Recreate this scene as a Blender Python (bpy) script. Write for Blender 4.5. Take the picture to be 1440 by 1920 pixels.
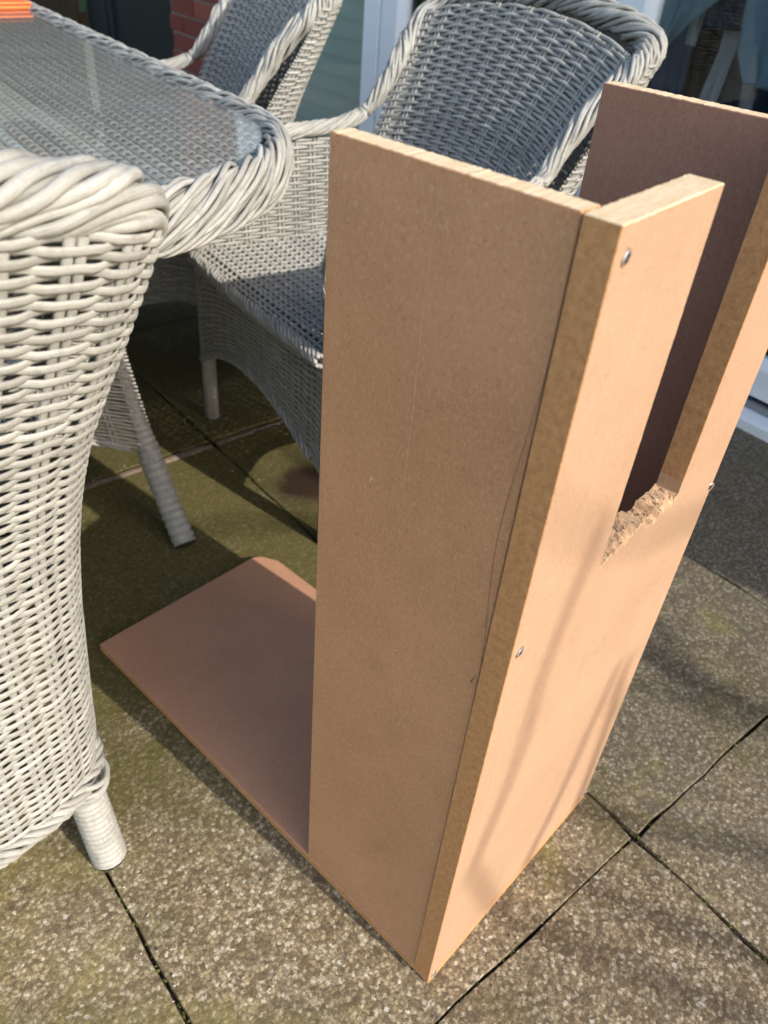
import bpy, math, random
import numpy as np
from mathutils import Vector, Matrix

random.seed(7)
RNG = np.random.default_rng(7)
for o in list(bpy.data.objects):
    bpy.data.objects.remove(o)
scene = bpy.context.scene
COL = scene.collection

# ------------------------------------------------------------------ camera
CAM_R = ((0.68182347, -0.40960443, 0.6060866),
         (-0.72781718, -0.46307056, 0.505814),
         (0.0734772, -0.7859961, -0.61384952))      # columns: right, down, forward
cam_data = bpy.data.cameras.new('camera')
cam = bpy.data.objects.new('camera', cam_data)
COL.objects.link(cam)
M = Matrix(((CAM_R[0][0], -CAM_R[0][1], -CAM_R[0][2], -0.36294638),
            (CAM_R[1][0], -CAM_R[1][1], -CAM_R[1][2], -0.16990387),
            (CAM_R[2][0], -CAM_R[2][1], -CAM_R[2][2], 1.0),
            (0, 0, 0, 1)))
cam.matrix_world = M
cam_data.sensor_fit = 'VERTICAL'
cam_data.sensor_height = 36.0
cam_data.sensor_width = 27.0
cam_data.lens = 36.0 * 1462.0 / 1920.0
cam_data.clip_start = 0.02
cam_data.clip_end = 400.0
cam_data.dof.use_dof = True
cam_data.dof.focus_distance = 0.74
cam_data.dof.aperture_fstop = 7.5
scene.camera = cam

# ------------------------------------------------------------------ sky, sun, exposure
SUN_AZ = math.radians(3.5)        # east of the -Y axis
SUN_EL = math.radians(31.0)
to_sun = Vector((math.sin(SUN_AZ) * math.cos(SUN_EL), -math.cos(SUN_AZ) * math.cos(SUN_EL), math.sin(SUN_EL)))
world = bpy.data.worlds.new('World')
scene.world = world
world.use_nodes = True
wn = world.node_tree
sky = wn.nodes.new('ShaderNodeTexSky')
sky.sky_type = 'NISHITA'
sky.sun_disc = False
sky.sun_elevation = SUN_EL
sky.sun_rotation = math.pi - SUN_AZ
sky.air_density = 1.0
sky.dust_density = 1.5
wn.links.new(sky.outputs[0], wn.nodes['Background'].inputs[0])
wn.nodes['Background'].inputs[1].default_value = 0.15
sun_data = bpy.data.lights.new('sun', 'SUN')
sun_data.energy = 2.4
sun_data.angle = math.radians(0.53)
sun_data.color = (1.0, 0.95, 0.88)
sun = bpy.data.objects.new('sun', sun_data)
COL.objects.link(sun)
sun.rotation_euler = (-to_sun).to_track_quat('-Z', 'Y').to_euler()
scene.view_settings.view_transform = 'Standard'
scene.view_settings.look = 'None'
scene.view_settings.gamma = 1.0
scene.view_settings.exposure = 1.2
scene.view_settings.use_curve_mapping = False
scene.cycles.max_bounces = 6
scene.cycles.adaptive_threshold = 0.02
scene.cycles.transparent_max_bounces = 12

# ------------------------------------------------------------------ material helpers
def srgb(r, g, b):
    f = lambda c: (c / 255 / 12.92) if c / 255 <= 0.04045 else ((c / 255 + 0.055) / 1.055) ** 2.4
    return (f(r), f(g), f(b), 1.0)

class Mat:
    def __init__(self, name, rough=0.6, metal=0.0, spec=0.4):
        self.m = bpy.data.materials.new(name)
        self.m.use_nodes = True
        self.nt = self.m.node_tree
        self.b = self.nt.nodes['Principled BSDF']
        self.b.inputs['Roughness'].default_value = rough
        self.b.inputs['Metallic'].default_value = metal
        self.b.inputs['Specular IOR Level'].default_value = spec
    def n(self, t, **kw):
        nd = self.nt.nodes.new(t)
        for k, v in kw.items():
            if hasattr(nd, k): setattr(nd, k, v)
            else: nd.inputs[k].default_value = v
        return nd
    def l(self, a, b):
        self.nt.links.new(a, b)
    def base(self, c):
        if isinstance(c, tuple): self.b.inputs['Base Color'].default_value = c
        else: self.l(c, self.b.inputs['Base Color'])
    def coord(self, kind='Object', scale=(1, 1, 1)):
        if kind == 'World':
            g = self.n('ShaderNodeNewGeometry'); src = g.outputs['Position']
        else:
            tc = self.n('ShaderNodeTexCoord'); src = tc.outputs[kind]
        mp = self.n('ShaderNodeMapping'); mp.inputs['Scale'].default_value = scale
        self.l(src, mp.inputs['Vector'])
        return mp.outputs[0]
    def noise(self, vec, scale, detail=3.0, rough=0.55, dist=0.0):
        t = self.n('ShaderNodeTexNoise')
        t.inputs['Scale'].default_value = scale; t.inputs['Detail'].default_value = detail
        t.inputs['Roughness'].default_value = rough; t.inputs['Distortion'].default_value = dist
        self.l(vec, t.inputs['Vector'])
        return t.outputs['Fac']
    def ramp(self, fac, stops, interp='LINEAR'):
        r = self.n('ShaderNodeValToRGB'); r.color_ramp.interpolation = interp
        el = r.color_ramp.elements
        while len(el) > 1: el.remove(el[-1])
        el[0].position, el[0].color = stops[0]
        for p, c in stops[1:]:
            e = el.new(p); e.color = c
        self.l(fac, r.inputs[0])
        return r.outputs[0]
    def mix(self, a, b, fac, mode='MIX'):
        x = self.n('ShaderNodeMix', data_type='RGBA', blend_type=mode)
        for v, i in ((a, 6), (b, 7), (fac, 0)):
            if isinstance(v, (tuple, float, int)): x.inputs[i].default_value = v
            else: self.l(v, x.inputs[i])
        return x.outputs[2]
    def math(self, op, a, b=0.0, clamp=False):
        x = self.n('ShaderNodeMath', operation=op, use_clamp=clamp)
        for v, i in ((a, 0), (b, 1)):
            if isinstance(v, (float, int)): x.inputs[i].default_value = v
            else: self.l(v, x.inputs[i])
        return x.outputs[0]
    def attr(self, name):
        a = self.n('ShaderNodeAttribute'); a.attribute_name = name
        return a.outputs['Fac']
    def bump(self, h, strength=0.3, dist=0.001):
        b = self.n('ShaderNodeBump')
        b.inputs['Strength'].default_value = strength; b.inputs['Distance'].default_value = dist
        self.l(h, b.inputs['Height'])
        self.l(b.outputs[0], self.b.inputs['Normal'])

W = (1, 1, 1, 1); K = (0, 0, 0, 1)
def g4(v): return (v, v, v, 1)

def plain(name, col, rough=0.6, metal=0.0, spec=0.4, var=0.08, nscale=30):
    m = Mat(name, rough, metal, spec)
    c = m.coord()
    nz = m.noise(c, nscale, 4)
    m.base(m.mix(tuple(x * (1 - var) for x in col[:3]) + (1,), tuple(min(1, x * (1 + var)) for x in col[:3]) + (1,), nz))
    return m.m

# wicker: synthetic round cane, off white with grey streaks
def wicker_mat(name, lo, hi):
    m = Mat(name, 0.5, 0, 0.35)
    c = m.coord()
    st = m.noise(c, 55, 5, 0.7)
    ca = m.n('ShaderNodeAttribute'); ca.attribute_name = 'cane'
    mp = m.n('ShaderNodeMapping'); mp.inputs['Scale'].default_value = (22, 2.6, 2.6)
    m.l(ca.outputs['Vector'], mp.inputs['Vector'])
    fine = m.noise(mp.outputs[0], 1.6, 6, 0.72, 0.15)
    base = m.mix(lo, hi, m.attr('tone'))
    wear = m.ramp(st, [(0.50, g4(0)), (0.72, g4(0.65))])
    base = m.mix(base, tuple(x * 0.68 for x in lo[:3]) + (1,), wear)
    base = m.mix(base, tuple(x * 0.8 for x in lo[:3]) + (1,), m.ramp(fine, [(0.47, g4(0)), (0.68, g4(0.8))]))
    m.base(base)
    m.l(m.ramp(fine, [(0.2, g4(0.40)), (0.8, g4(0.62))]), m.b.inputs['Roughness'])
    m.bump(m.math('ADD', fine, m.math('MULTIPLY', m.noise(c, 500, 3, 0.7), 0.5)), 0.5, 0.0008)
    return m.m
MAT_WICKER = wicker_mat('wicker_off_white', (0.255, 0.240, 0.205, 1), (0.425, 0.410, 0.360, 1))
MAT_STAKE = wicker_mat('wicker_stake', (0.25, 0.237, 0.205, 1), (0.36, 0.345, 0.30, 1))
MAT_LINER = plain('chair_shade_liner', (0.055, 0.055, 0.055, 1), 0.9)
MAT_RUBBER = plain('black_rubber', (0.02, 0.02, 0.022, 1), 0.7)

# MDF
def mdf_face(name, c1, c2, sp):
    m = Mat(name, 0.62, 0, 0.25)
    c = m.coord()
    blot = m.noise(c, 7, 5, 0.6, 0.4)
    fib = m.noise(m.coord(scale=(1, 1, 0.55)), 380, 5, 0.85)
    fib2 = m.noise(m.coord(scale=(1.0, 1.0, 1.0)), 230, 3, 0.8, 1.5)
    base = m.mix(c1, c2, m.ramp(blot, [(0.3, K), (0.7, W)]))
    base = m.mix(base, sp, m.ramp(fib, [(0.50, g4(0)), (0.68, g4(0.75))]))
    base = m.mix(base, tuple(x * 0.62 for x in c1[:3]) + (1,), m.ramp(fib2, [(0.54, g4(0)), (0.76, g4(0.75))]))
    streak = m.noise(m.coord(scale=(60, 60, 0.8)), 1.0, 3, 0.6)
    base = m.mix(base, sp, m.ramp(streak, [(0.62, g4(0)), (0.78, g4(0.22))]))
    smu = m.noise(m.coord(scale=(1, 1, 0.5)), 13, 6, 0.7, 0.8)
    base = m.mix(base, tuple(x * 0.72 for x in c1[:3]) + (1,), m.ramp(smu, [(0.58, g4(0)), (0.78, g4(0.40))]))
    dust = m.noise(m.coord(), 30, 7, 0.8, 0.4)
    base = m.mix(base, tuple(min(1, x * 1.12) for x in sp[:3]) + (1,), m.ramp(dust, [(0.60, g4(0)), (0.76, g4(0.30))]))
    m.base(base)
    m.bump(fib, 0.28, 0.0007)
    return m.m
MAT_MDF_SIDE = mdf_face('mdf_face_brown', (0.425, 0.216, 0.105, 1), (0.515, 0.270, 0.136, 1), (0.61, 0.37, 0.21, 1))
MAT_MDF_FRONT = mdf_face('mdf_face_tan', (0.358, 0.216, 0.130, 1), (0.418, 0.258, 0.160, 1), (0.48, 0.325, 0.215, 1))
MAT_MDF_INNER = mdf_face('mdf_face_shaded', (0.27, 0.132, 0.085, 1), (0.32, 0.162, 0.105, 1), (0.40, 0.225, 0.15, 1))  # darker copy for the inner panel, with the stand's shade in its colour
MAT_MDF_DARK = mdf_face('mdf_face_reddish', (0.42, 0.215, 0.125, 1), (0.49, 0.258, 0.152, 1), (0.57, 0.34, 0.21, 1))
def mdf_edge(name, c1, c2, scale):
    m = Mat(name, 0.8, 0, 0.15)
    st = m.noise(m.coord(scale=scale), 1.0, 5, 0.7)
    fn = m.noise(m.coord(), 420, 4, 0.8)
    base = m.mix(c1, c2, m.ramp(st, [(0.35, K), (0.65, W)]))
    base = m.mix(base, tuple(x * 0.6 for x in c1[:3]) + (1,), m.ramp(fn, [(0.55, g4(0)), (0.75, g4(0.6))]))
    m.base(base)
    m.bump(fn, 0.6, 0.0012)
    return m.m
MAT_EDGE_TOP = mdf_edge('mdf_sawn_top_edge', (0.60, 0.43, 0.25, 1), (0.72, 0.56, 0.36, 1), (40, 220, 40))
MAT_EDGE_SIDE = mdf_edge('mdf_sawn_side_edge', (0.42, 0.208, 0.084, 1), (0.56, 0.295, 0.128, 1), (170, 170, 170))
MAT_EDGE_TORN = mdf_edge('mdf_torn_edge', (0.40, 0.24, 0.128, 1), (0.53, 0.345, 0.205, 1), (260, 60, 160))
MAT_SCREW = plain('zinc_screw', (0.78, 0.80, 0.82, 1), 0.42, 1.0, 0.5, 0.15, 300)
MAT_SCREW_DARK = plain('screw_recess', (0.12, 0.12, 0.13, 1), 0.5, 1.0)
MAT_SCUFF = plain('pale_scuff', (0.60, 0.40, 0.25, 1), 0.8)
MAT_PENCIL = plain('pencil_graphite', (0.17, 0.11, 0.075, 1), 0.7)

# paving
def slab_mat():
    m = Mat('concrete_slab', 0.85, 0, 0.25)
    wc = m.coord('World')
    oi = m.n('ShaderNodeObjectInfo')
    v1 = m.n('ShaderNodeTexVoronoi'); v1.inputs['Scale'].default_value = 185
    wob = m.n('ShaderNodeTexNoise'); wob.inputs['Scale'].default_value = 260; wob.inputs['Detail'].default_value = 3
    m.l(wc, wob.inputs['Vector'])
    off = m.n('ShaderNodeVectorMath', operation='MULTIPLY_ADD'); off.inputs[1].default_value = (0.006, 0.006, 0.006)
    m.l(wob.outputs['Color'], off.inputs[0]); m.l(wc, off.inputs[2])
    m.l(off.outputs[0], v1.inputs['Vector'])
    cell = m.n('ShaderNodeSeparateColor'); m.l(v1.outputs['Color'], cell.inputs[0])
    agg = m.ramp(cell.outputs[0], [(0.0, (0.145, 0.103, 0.058, 1)), (0.30, (0.275, 0.208, 0.120, 1)), (0.55, (0.40, 0.318, 0.192, 1)),
                                   (0.80, (0.52, 0.43, 0.28, 1)), (1.0, (0.70, 0.63, 0.48, 1))])
    rim = m.ramp(v1.outputs['Distance'], [(0.25, g4(0)), (0.75, g4(0.75))])
    agg = m.mix(agg, (0.12, 0.094, 0.058, 1), rim)
    grain = m.noise(wc, 380, 4, 0.8)
    agg = m.mix(agg, (0.070, 0.054, 0.032, 1), m.ramp(grain, [(0.46, g4(0)), (0.62, g4(0.85))]))
    # big chips of pale stone
    v2 = m.n('ShaderNodeTexVoronoi'); v2.inputs['Scale'].default_value = 95
    m.l(off.outputs[0], v2.inputs['Vector'])
    c2 = m.n('ShaderNodeSeparateColor'); m.l(v2.outputs['Color'], c2.inputs[0])
    chip = m.math('MULTIPLY', m.ramp(c2.outputs[1], [(0.93, K), (0.95, W)]), m.ramp(v2.outputs['Distance'], [(0.18, W), (0.32, K)]))
    agg = m.mix(agg, (0.52, 0.50, 0.45, 1), chip)
    # dark weathering stains
    sep = m.n('ShaderNodeSeparateXYZ'); m.l(wc, sep.inputs[0])
    big = m.noise(wc, 3.2, 6, 0.62, 0.3)
    xg = m.ramp(m.math('ADD', m.math('MULTIPLY', sep.outputs[0], 0.5), 0.35), [(0.35, g4(0.0)), (0.78, g4(0.30))])
    dirt = m.ramp(m.math('ADD', m.math('ADD', big, xg), m.math('MULTIPLY', oi.outputs['Random'], 0.12)), [(0.50, g4(0)), (0.78, g4(0.72))])
    base = m.mix(agg, m.mix(agg, (0.085, 0.078, 0.066, 1), 0.62), dirt)
    # algae near and below the table, darkened further to paint in the shade there
    dx = m.math('SUBTRACT', sep.outputs[0], 0.25); dy = m.math('SUBTRACT', sep.outputs[1], 1.15)
    d2 = m.math('SQRT', m.math('ADD', m.math('MULTIPLY', dx, dx), m.math('MULTIPLY', dy, dy)))
    near = m.ramp(d2, [(0.45, g4(0.46)), (1.10, g4(0.0))])
    leftg = m.ramp(sep.outputs[0], [(0.0, g4(0.0))])
    gl = m.ramp(m.math('MULTIPLY', sep.outputs[0], -1.0), [(0.02, g4(0.0)), (0.40, g4(0.17))])
    al = m.noise(wc, 4.3, 6, 0.6, 0.5)
    algae_shade = m.ramp(m.math('ADD', m.math('ADD', al, near), gl), [(0.55, g4(0)), (0.83, g4(0.88))])
    alc = m.mix((0.055, 0.050, 0.009, 1), (0.105, 0.090, 0.018, 1), m.noise(wc, 60, 3, 0.7))
    base = m.mix(base, m.mix(alc, agg, 0.10), algae_shade)
    # pale yellow green lichen film on the sunnier slabs
    li = m.noise(wc, 6.5, 6, 0.65, 0.6)
    lm = m.ramp(m.math('ADD', li, m.math('MULTIPLY', gl, 1.2)), [(0.58, g4(0)), (0.78, g4(0.82))])
    base = m.mix(base, m.mix(m.mix((0.30, 0.255, 0.065, 1), (0.19, 0.18, 0.04, 1), m.noise(wc, 35, 3, 0.7)), agg, 0.35), m.math('MULTIPLY', lm, m.math('SUBTRACT', 1.0, algae_shade, True)))
    # slabs differ from one another
    base = m.mix(base, m.ramp(oi.outputs['Random'], [(0.0, (0.80, 0.79, 0.76, 1)), (0.5, (0.97, 0.95, 0.90, 1)), (1.0, (1.16, 1.12, 1.06, 1))]), 1.0, 'MULTIPLY')
    # worn pinkish patches where the surface has rubbed off
    base = m.mix(base, (0.25, 0.20, 0.16, 1), m.ramp(m.noise(wc, 11, 5, 0.7, 0.8), [(0.68, g4(0)), (0.78, g4(0.4))]))
    # a rust brown spill
    rx = m.math('SUBTRACT', sep.outputs[0], 0.575); ry = m.math('SUBTRACT', sep.outputs[1], 0.835)
    rd = m.math('SQRT', m.math('ADD', m.math('MULTIPLY', rx, rx), m.math('MULTIPLY', ry, ry)))
    rd = m.math('ADD', rd, m.math('MULTIPLY', m.noise(wc, 28, 4, 0.7), 0.05))
    base = m.mix(base, (0.028, 0.014, 0.008, 1), m.ramp(rd, [(0.072, g4(0.96)), (0.105, g4(0))]))
    m.base(base)
    hh = m.math('ADD', m.math('MULTIPLY', v1.outputs['Distance'], -0.6), m.math('MULTIPLY', grain, 0.6))
    m.bump(hh, 0.55, 0.0022)
    return m.m
MAT_SLAB = slab_mat()
def joint_mat():
    m = Mat('joint_soil', 0.95, 0, 0.1)
    wc = m.coord('World')
    m.base(m.mix((0.012, 0.011, 0.009, 1), (0.045, 0.04, 0.028, 1), m.ramp(m.noise(wc, 90, 5, 0.7), [(0.35, K), (0.75, W)])))
    m.bump(m.noise(wc, 300, 3), 0.8, 0.004)
    return m.m
MAT_JOINT = joint_mat()
def mortar_mat(name, a, b):
    m = Mat(name, 0.95, 0, 0.1)
    wc = m.coord('World')
    m.base(m.mix(a, b, m.ramp(m.noise(wc, 40, 6, 0.75), [(0.3, K), (0.7, W)])))
    m.bump(m.noise(wc, 350, 4, 0.8), 0.6, 0.002)
    return m.m
MAT_MORTAR_PINK = mortar_mat('pinkish_mortar', (0.14, 0.10, 0.072, 1), (0.30, 0.225, 0.165, 1))
MAT_MORTAR = mortar_mat('brick_mortar', (0.20, 0.165, 0.14, 1), (0.33, 0.29, 0.25, 1))
def lawn_mat():
    m = Mat('lawn', 0.9, 0, 0.1)
    wc = m.coord('World')
    m.base(m.mix((0.03, 0.06, 0.015, 1), (0.075, 0.13, 0.035, 1), m.noise(wc, 25, 6, 0.8)))
    m.bump(m.noise(wc, 120, 4, 0.8), 1.0, 0.03)
    return m.m
MAT_LAWN = lawn_mat()
def brick_mat():
    m = Mat('red_brick', 0.85, 0, 0.2)
    oi = m.n('ShaderNodeObjectInfo')
    c = m.coord('World')
    b0 = m.mix((0.20, 0.052, 0.036, 1), (0.31, 0.095, 0.062, 1), oi.outputs['Random'])
    b0 = m.mix(b0, (0.10, 0.04, 0.035, 1), m.ramp(m.noise(c, 35, 5, 0.7), [(0.52, g4(0)), (0.75, g4(0.7))]))
    b0 = m.mix(b0, (0.42, 0.22, 0.17, 1), m.ramp(m.noise(c, 160, 4, 0.7), [(0.6, g4(0)), (0.8, g4(0.5))]))
    m.base(b0)
    m.bump(m.noise(c, 220, 5, 0.75), 0.5, 0.002)
    return m.m
MAT_BRICK = brick_mat()
MAT_BLOCKER = plain('dark_blocker', (0.055, 0.065, 0.055, 1), 0.9)
MAT_UPVC = plain('white_upvc', (0.90, 0.90, 0.88, 1), 0.3, 0, 0.5, 0.02, 8)
MAT_ALU = plain('grey_aluminium_track', (0.30, 0.30, 0.31, 1), 0.4, 0.6, 0.5, 0.1, 60)
MAT_GASKET = plain('black_gasket', (0.012, 0.013, 0.012, 1), 0.6)
def glass_mat(name, tint, extra=0.0, rough=0.0, dust=0.0):
    m = bpy.data.materials.new(name); m.use_nodes = True
    nt = m.node_tree; nt.nodes.clear()
    out = nt.nodes.new('ShaderNodeOutputMaterial')
    mx = nt.nodes.new('ShaderNodeMixShader')
    tr = nt.nodes.new('ShaderNodeBsdfTransparent'); tr.inputs[0].default_value = tint
    gl = nt.nodes.new('ShaderNodeBsdfGlossy'); gl.inputs['Roughness'].default_value = rough
    lw = nt.nodes.new('ShaderNodeLayerWeight'); lw.inputs[0].default_value = 0.5
    fr = nt.nodes.new('ShaderNodeMath'); fr.operation = 'POWER'; fr.inputs[1].default_value = 5.0
    nt.links.new(lw.outputs['Facing'], fr.inputs[0])
    ad = nt.nodes.new('ShaderNodeMath'); ad.operation = 'MULTIPLY_ADD'; ad.inputs[1].default_value = 0.96 - extra; ad.inputs[2].default_value = 0.04 + extra; ad.use_clamp = True
    nt.links.new(fr.outputs[0], ad.inputs[0])
    src = tr.outputs[0]
    if dust:  # diffuse dust film, which also paints in a pale haze of reflected sky
        df = nt.nodes.new('ShaderNodeBsdfDiffuse'); df.inputs[0].default_value = (0.75, 0.77, 0.76, 1)
        nz = nt.nodes.new('ShaderNodeTexNoise'); nz.inputs['Scale'].default_value = 9; nz.inputs['Detail'].default_value = 6
        tc = nt.nodes.new('ShaderNodeTexCoord'); nt.links.new(tc.outputs['Object'], nz.inputs['Vector'])
        mm = nt.nodes.new('ShaderNodeMath'); mm.operation = 'MULTIPLY'; mm.inputs[1].default_value = dust * 2
        nt.links.new(nz.outputs['Fac'], mm.inputs[0])
        m2 = nt.nodes.new('ShaderNodeMixShader'); nt.links.new(mm.outputs[0], m2.inputs[0])
        nt.links.new(tr.outputs[0], m2.inputs[1]); nt.links.new(df.outputs[0], m2.inputs[2]); src = m2.outputs[0]
    nt.links.new(ad.outputs[0], mx.inputs[0]); nt.links.new(src, mx.inputs[1])
    nt.links.new(gl.outputs[0], mx.inputs[2]); nt.links.new(mx.outputs[0], out.inputs[0])
    return m
MAT_PANE = glass_mat('door_glass', (0.93, 0.96, 0.95, 1), 0.015)
MAT_TABLE_GLASS = glass_mat('table_glass', (0.965, 0.985, 0.98, 1), 0.0, 0.0, 0.07)
MAT_ROOM = plain('dim_room_wall', (0.05, 0.05, 0.055, 1), 0.9)
MAT_ROOM_FLOOR = plain('dim_room_floor', (0.035, 0.03, 0.028, 1), 0.7)
MAT_BLIND = plain('pale_blind_slat', (0.50, 0.54, 0.47, 1), 0.55, 0, 0.4, 0.04, 10)
MAT_DARK_DOOR = plain('dark_slate_door', (0.014, 0.018, 0.022, 1), 0.45, 0, 0.4, 0.2, 5)
MAT_FENCE = plain('dark_brown_fence', (0.055, 0.035, 0.018, 1), 0.85, 0, 0.2, 0.35, 40)
MAT_ORANGE = plain('orange_plastic', (0.80, 0.16, 0.03, 1), 0.35, 0, 0.5, 0.05, 20)
MAT_ROOF = plain('grey_roof_tile', (0.10, 0.09, 0.085, 1), 0.9)
def cloth(name, col):
    m = Mat(name, 0.9, 0, 0.1)
    c = m.coord()
    m.base(m.mix(tuple(x * 0.8 for x in col) + (1,), tuple(x * 1.15 for x in col) + (1,), m.noise(c, 18, 5, 0.6)))
    m.bump(m.noise(c, 900, 2), 0.2, 0.0005)
    return m.m
MAT_SHIRT = cloth('grey_blue_shirt_cloth', (0.20, 0.285, 0.34))
MAT_DENIM = cloth('dark_denim', (0.02, 0.04, 0.075))
MAT_NAVY = cloth('faded_navy_cloth', (0.055, 0.085, 0.14))
MAT_PALE = cloth('pale_grey_cloth', (0.36, 0.36, 0.36))

# ------------------------------------------------------------------ geometry helpers
class Geo:
    """collects vertices and faces; build() links them as one mesh object"""
    def __init__(self):
        self.v = []; self.f = []; self.t = []; self.mi = []; self.c = []; self.nv = 0
    def add(self, verts, faces, tone=0.5, mi=0, cane=None):
        verts = np.asarray(verts, float); faces = np.asarray(faces, int)
        self.c.append(np.zeros((len(verts), 3)) if cane is None else cane)
        self.v.append(verts); self.f.append(faces + self.nv)
        self.t.append(np.full(len(verts), tone)); self.mi.append(np.full(len(faces), mi))
        self.nv += len(verts)
    def box(self, lo, hi, mi=0, tone=0.5):
        x0, y0, z0 = lo; x1, y1, z1 = hi
        v = [(x0, y0, z0), (x1, y0, z0), (x1, y1, z0), (x0, y1, z0), (x0, y0, z1), (x1, y0, z1), (x1, y1, z1), (x0, y1, z1)]
        f = [(0, 3, 2, 1), (4, 5, 6, 7), (0, 1, 5, 4), (1, 2, 6, 5), (2, 3, 7, 6), (3, 0, 4, 7)]
        self.add(v, f, tone, mi)
    def grid(self, P, tone=0.5, mi=0, flip=False):
        P = np.asarray(P); n, m = P.shape[:2]
        i = np.arange(n * m).reshape(n, m)
        a, b, c, d = i[:-1, :-1].ravel(), i[1:, :-1].ravel(), i[1:, 1:].ravel(), i[:-1, 1:].ravel()
        q = np.stack([a, d, c, b], 1) if flip else np.stack([a, b, c, d], 1)
        self.add(P.reshape(-1, 3), q, tone, mi)
    def tube(self, P, N, rn, rb, sides=6, closed=False, tone=0.5, mi=0, caps=True):
        P = np.asarray(P, float); n = len(P)
        N = np.broadcast_to(np.asarray(N, float), P.shape)
        if closed: T = np.roll(P, -1, 0) - np.roll(P, 1, 0)
        else: T = np.gradient(P, axis=0)
        T = T / (np.linalg.norm(T, axis=1, keepdims=True) + 1e-12)
        N = N - (N * T).sum(1, keepdims=True) * T
        N = N / (np.linalg.norm(N, axis=1, keepdims=True) + 1e-12)
        B = np.cross(T, N)
        th = np.arange(sides) / sides * 2 * math.pi + math.pi / sides
        rn = np.broadcast_to(np.asarray(rn, float), (n,)); rb = np.broadcast_to(np.asarray(rb, float), (n,))
        V = P[:, None, :] + np.sin(th)[None, :, None] * rn[:, None, None] * N[:, None, :] + np.cos(th)[None, :, None] * rb[:, None, None] * B[:, None, :]
        i = np.arange(n * sides).reshape(n, sides)
        if closed: i = np.vstack([i, i[:1]])
        a = i[:-1]; b = i[1:]
        a2 = np.roll(a, -1, 1); b2 = np.roll(b, -1, 1)
        q = np.stack([a.ravel(), a2.ravel(), b2.ravel(), b.ravel()], 1)
        base = self.nv
        ln = np.r_[0, np.cumsum(np.linalg.norm(np.diff(P, axis=0), axis=1))] + tone * 13.7
        cane = np.stack([np.broadcast_to(ln[:, None], (n, sides)), np.broadcast_to(np.cos(th)[None], (n, sides)), np.broadcast_to(np.sin(th)[None], (n, sides))], 2).reshape(-1, 3)
        self.add(V.reshape(-1, 3), q, tone, mi, cane)
        if caps and not closed:
            c0 = np.array([[0, j + 1, j] for j in range(1, sides - 1)]) + base
            c1 = np.array([[0, j, j + 1] for j in range(1, sides - 1)]) + base + (n - 1) * sides
            self.f.append(np.concatenate([c0, c1])); self.mi.append(np.full(2 * (sides - 2), mi))
    def mesh(self, name, mats, smooth=True):
        me = bpy.data.meshes.new(name)
        V = np.concatenate(self.v)
        faces = []
        mi = []
        for f, m in zip(self.f, self.mi):
            faces.extend(f.tolist()); mi.extend(m.tolist())
        me.from_pydata(V.tolist(), [], faces)
        for m in mats: me.materials.append(m)
        me.polygons.foreach_set('material_index', np.array(mi, dtype=np.int32))
        me.polygons.foreach_set('use_smooth', np.full(len(faces), smooth))
        at = me.attributes.new('tone', 'FLOAT', 'POINT')
        at.data.foreach_set('value', np.concatenate(self.t).astype(np.float32))
        ac = me.attributes.new('cane', 'FLOAT_VECTOR', 'POINT')
        ac.data.foreach_set('vector', np.concatenate(self.c).astype(np.float32).ravel())
        me.update()
        return me
    def build(self, name, mats, parent=None, smooth=True, kind=None, loc=None):
        if not isinstance(mats, (list, tuple)): mats = [mats]
        o = bpy.data.objects.new(name, self.mesh(name, mats, smooth))
        COL.objects.link(o)
        if parent is not None: o.parent = parent
        if kind: o['kind'] = kind
        if loc is not None: o.location = loc
        return o

def thing(name, label, cat, loc=(0, 0, 0), rz=0.0, group=None):
    o = bpy.data.objects.new(name, None); COL.objects.link(o)
    o.empty_display_size = 0.1
    o.location = loc; o.rotation_euler = (0, 0, rz)
    o['label'] = label; o['category'] = cat
    if group: o['group'] = group
    return o
def tag(o, label, cat, group=None):
    o['label'] = label; o['category'] = cat
    if group: o['group'] = group
    return o
def part(name, parent, label=None):
    o = bpy.data.objects.new(name, None); COL.objects.link(o); o.parent = parent
    o.empty_display_size = 0.05
    if label: o['label'] = label
    return o

def bevel(o, w, seg=2):
    m = o.modifiers.new('bevel', 'BEVEL'); m.width = w; m.segments = seg; m.limit_method = 'ANGLE'
    return o

def spline(pts, step=0.01, closed=False):
    P = np.asarray(pts, float)
    n = len(P)
    out = []
    rng = range(n if closed else n - 1)
    for i in rng:
        if closed: p0, p1, p2, p3 = P[(i - 1) % n], P[i], P[(i + 1) % n], P[(i + 2) % n]
        else:
            p1, p2 = P[i], P[i + 1]
            p0 = P[i - 1] if i > 0 else 2 * p1 - p2
            p3 = P[i + 2] if i + 2 < n else 2 * p2 - p1
        for t in np.linspace(0, 1, 24, endpoint=False):
            out.append(0.5 * ((2 * p1) + (-p0 + p2) * t + (2 * p0 - 5 * p1 + 4 * p2 - p3) * t * t + (-p0 + 3 * p1 - 3 * p2 + p3) * t ** 3))
    if not closed: out.append(P[-1])
    Q = np.array(out)
    if closed: Q = np.vstack([Q, Q[:1]])
    d = np.r_[0, np.cumsum(np.linalg.norm(np.diff(Q, axis=0), axis=1))]
    m = max(4, int(d[-1] / step))
    s = np.linspace(0, d[-1], m, endpoint=not closed)
    return np.stack([np.interp(s, d, Q[:, k]) for k in range(3)], 1)

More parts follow.
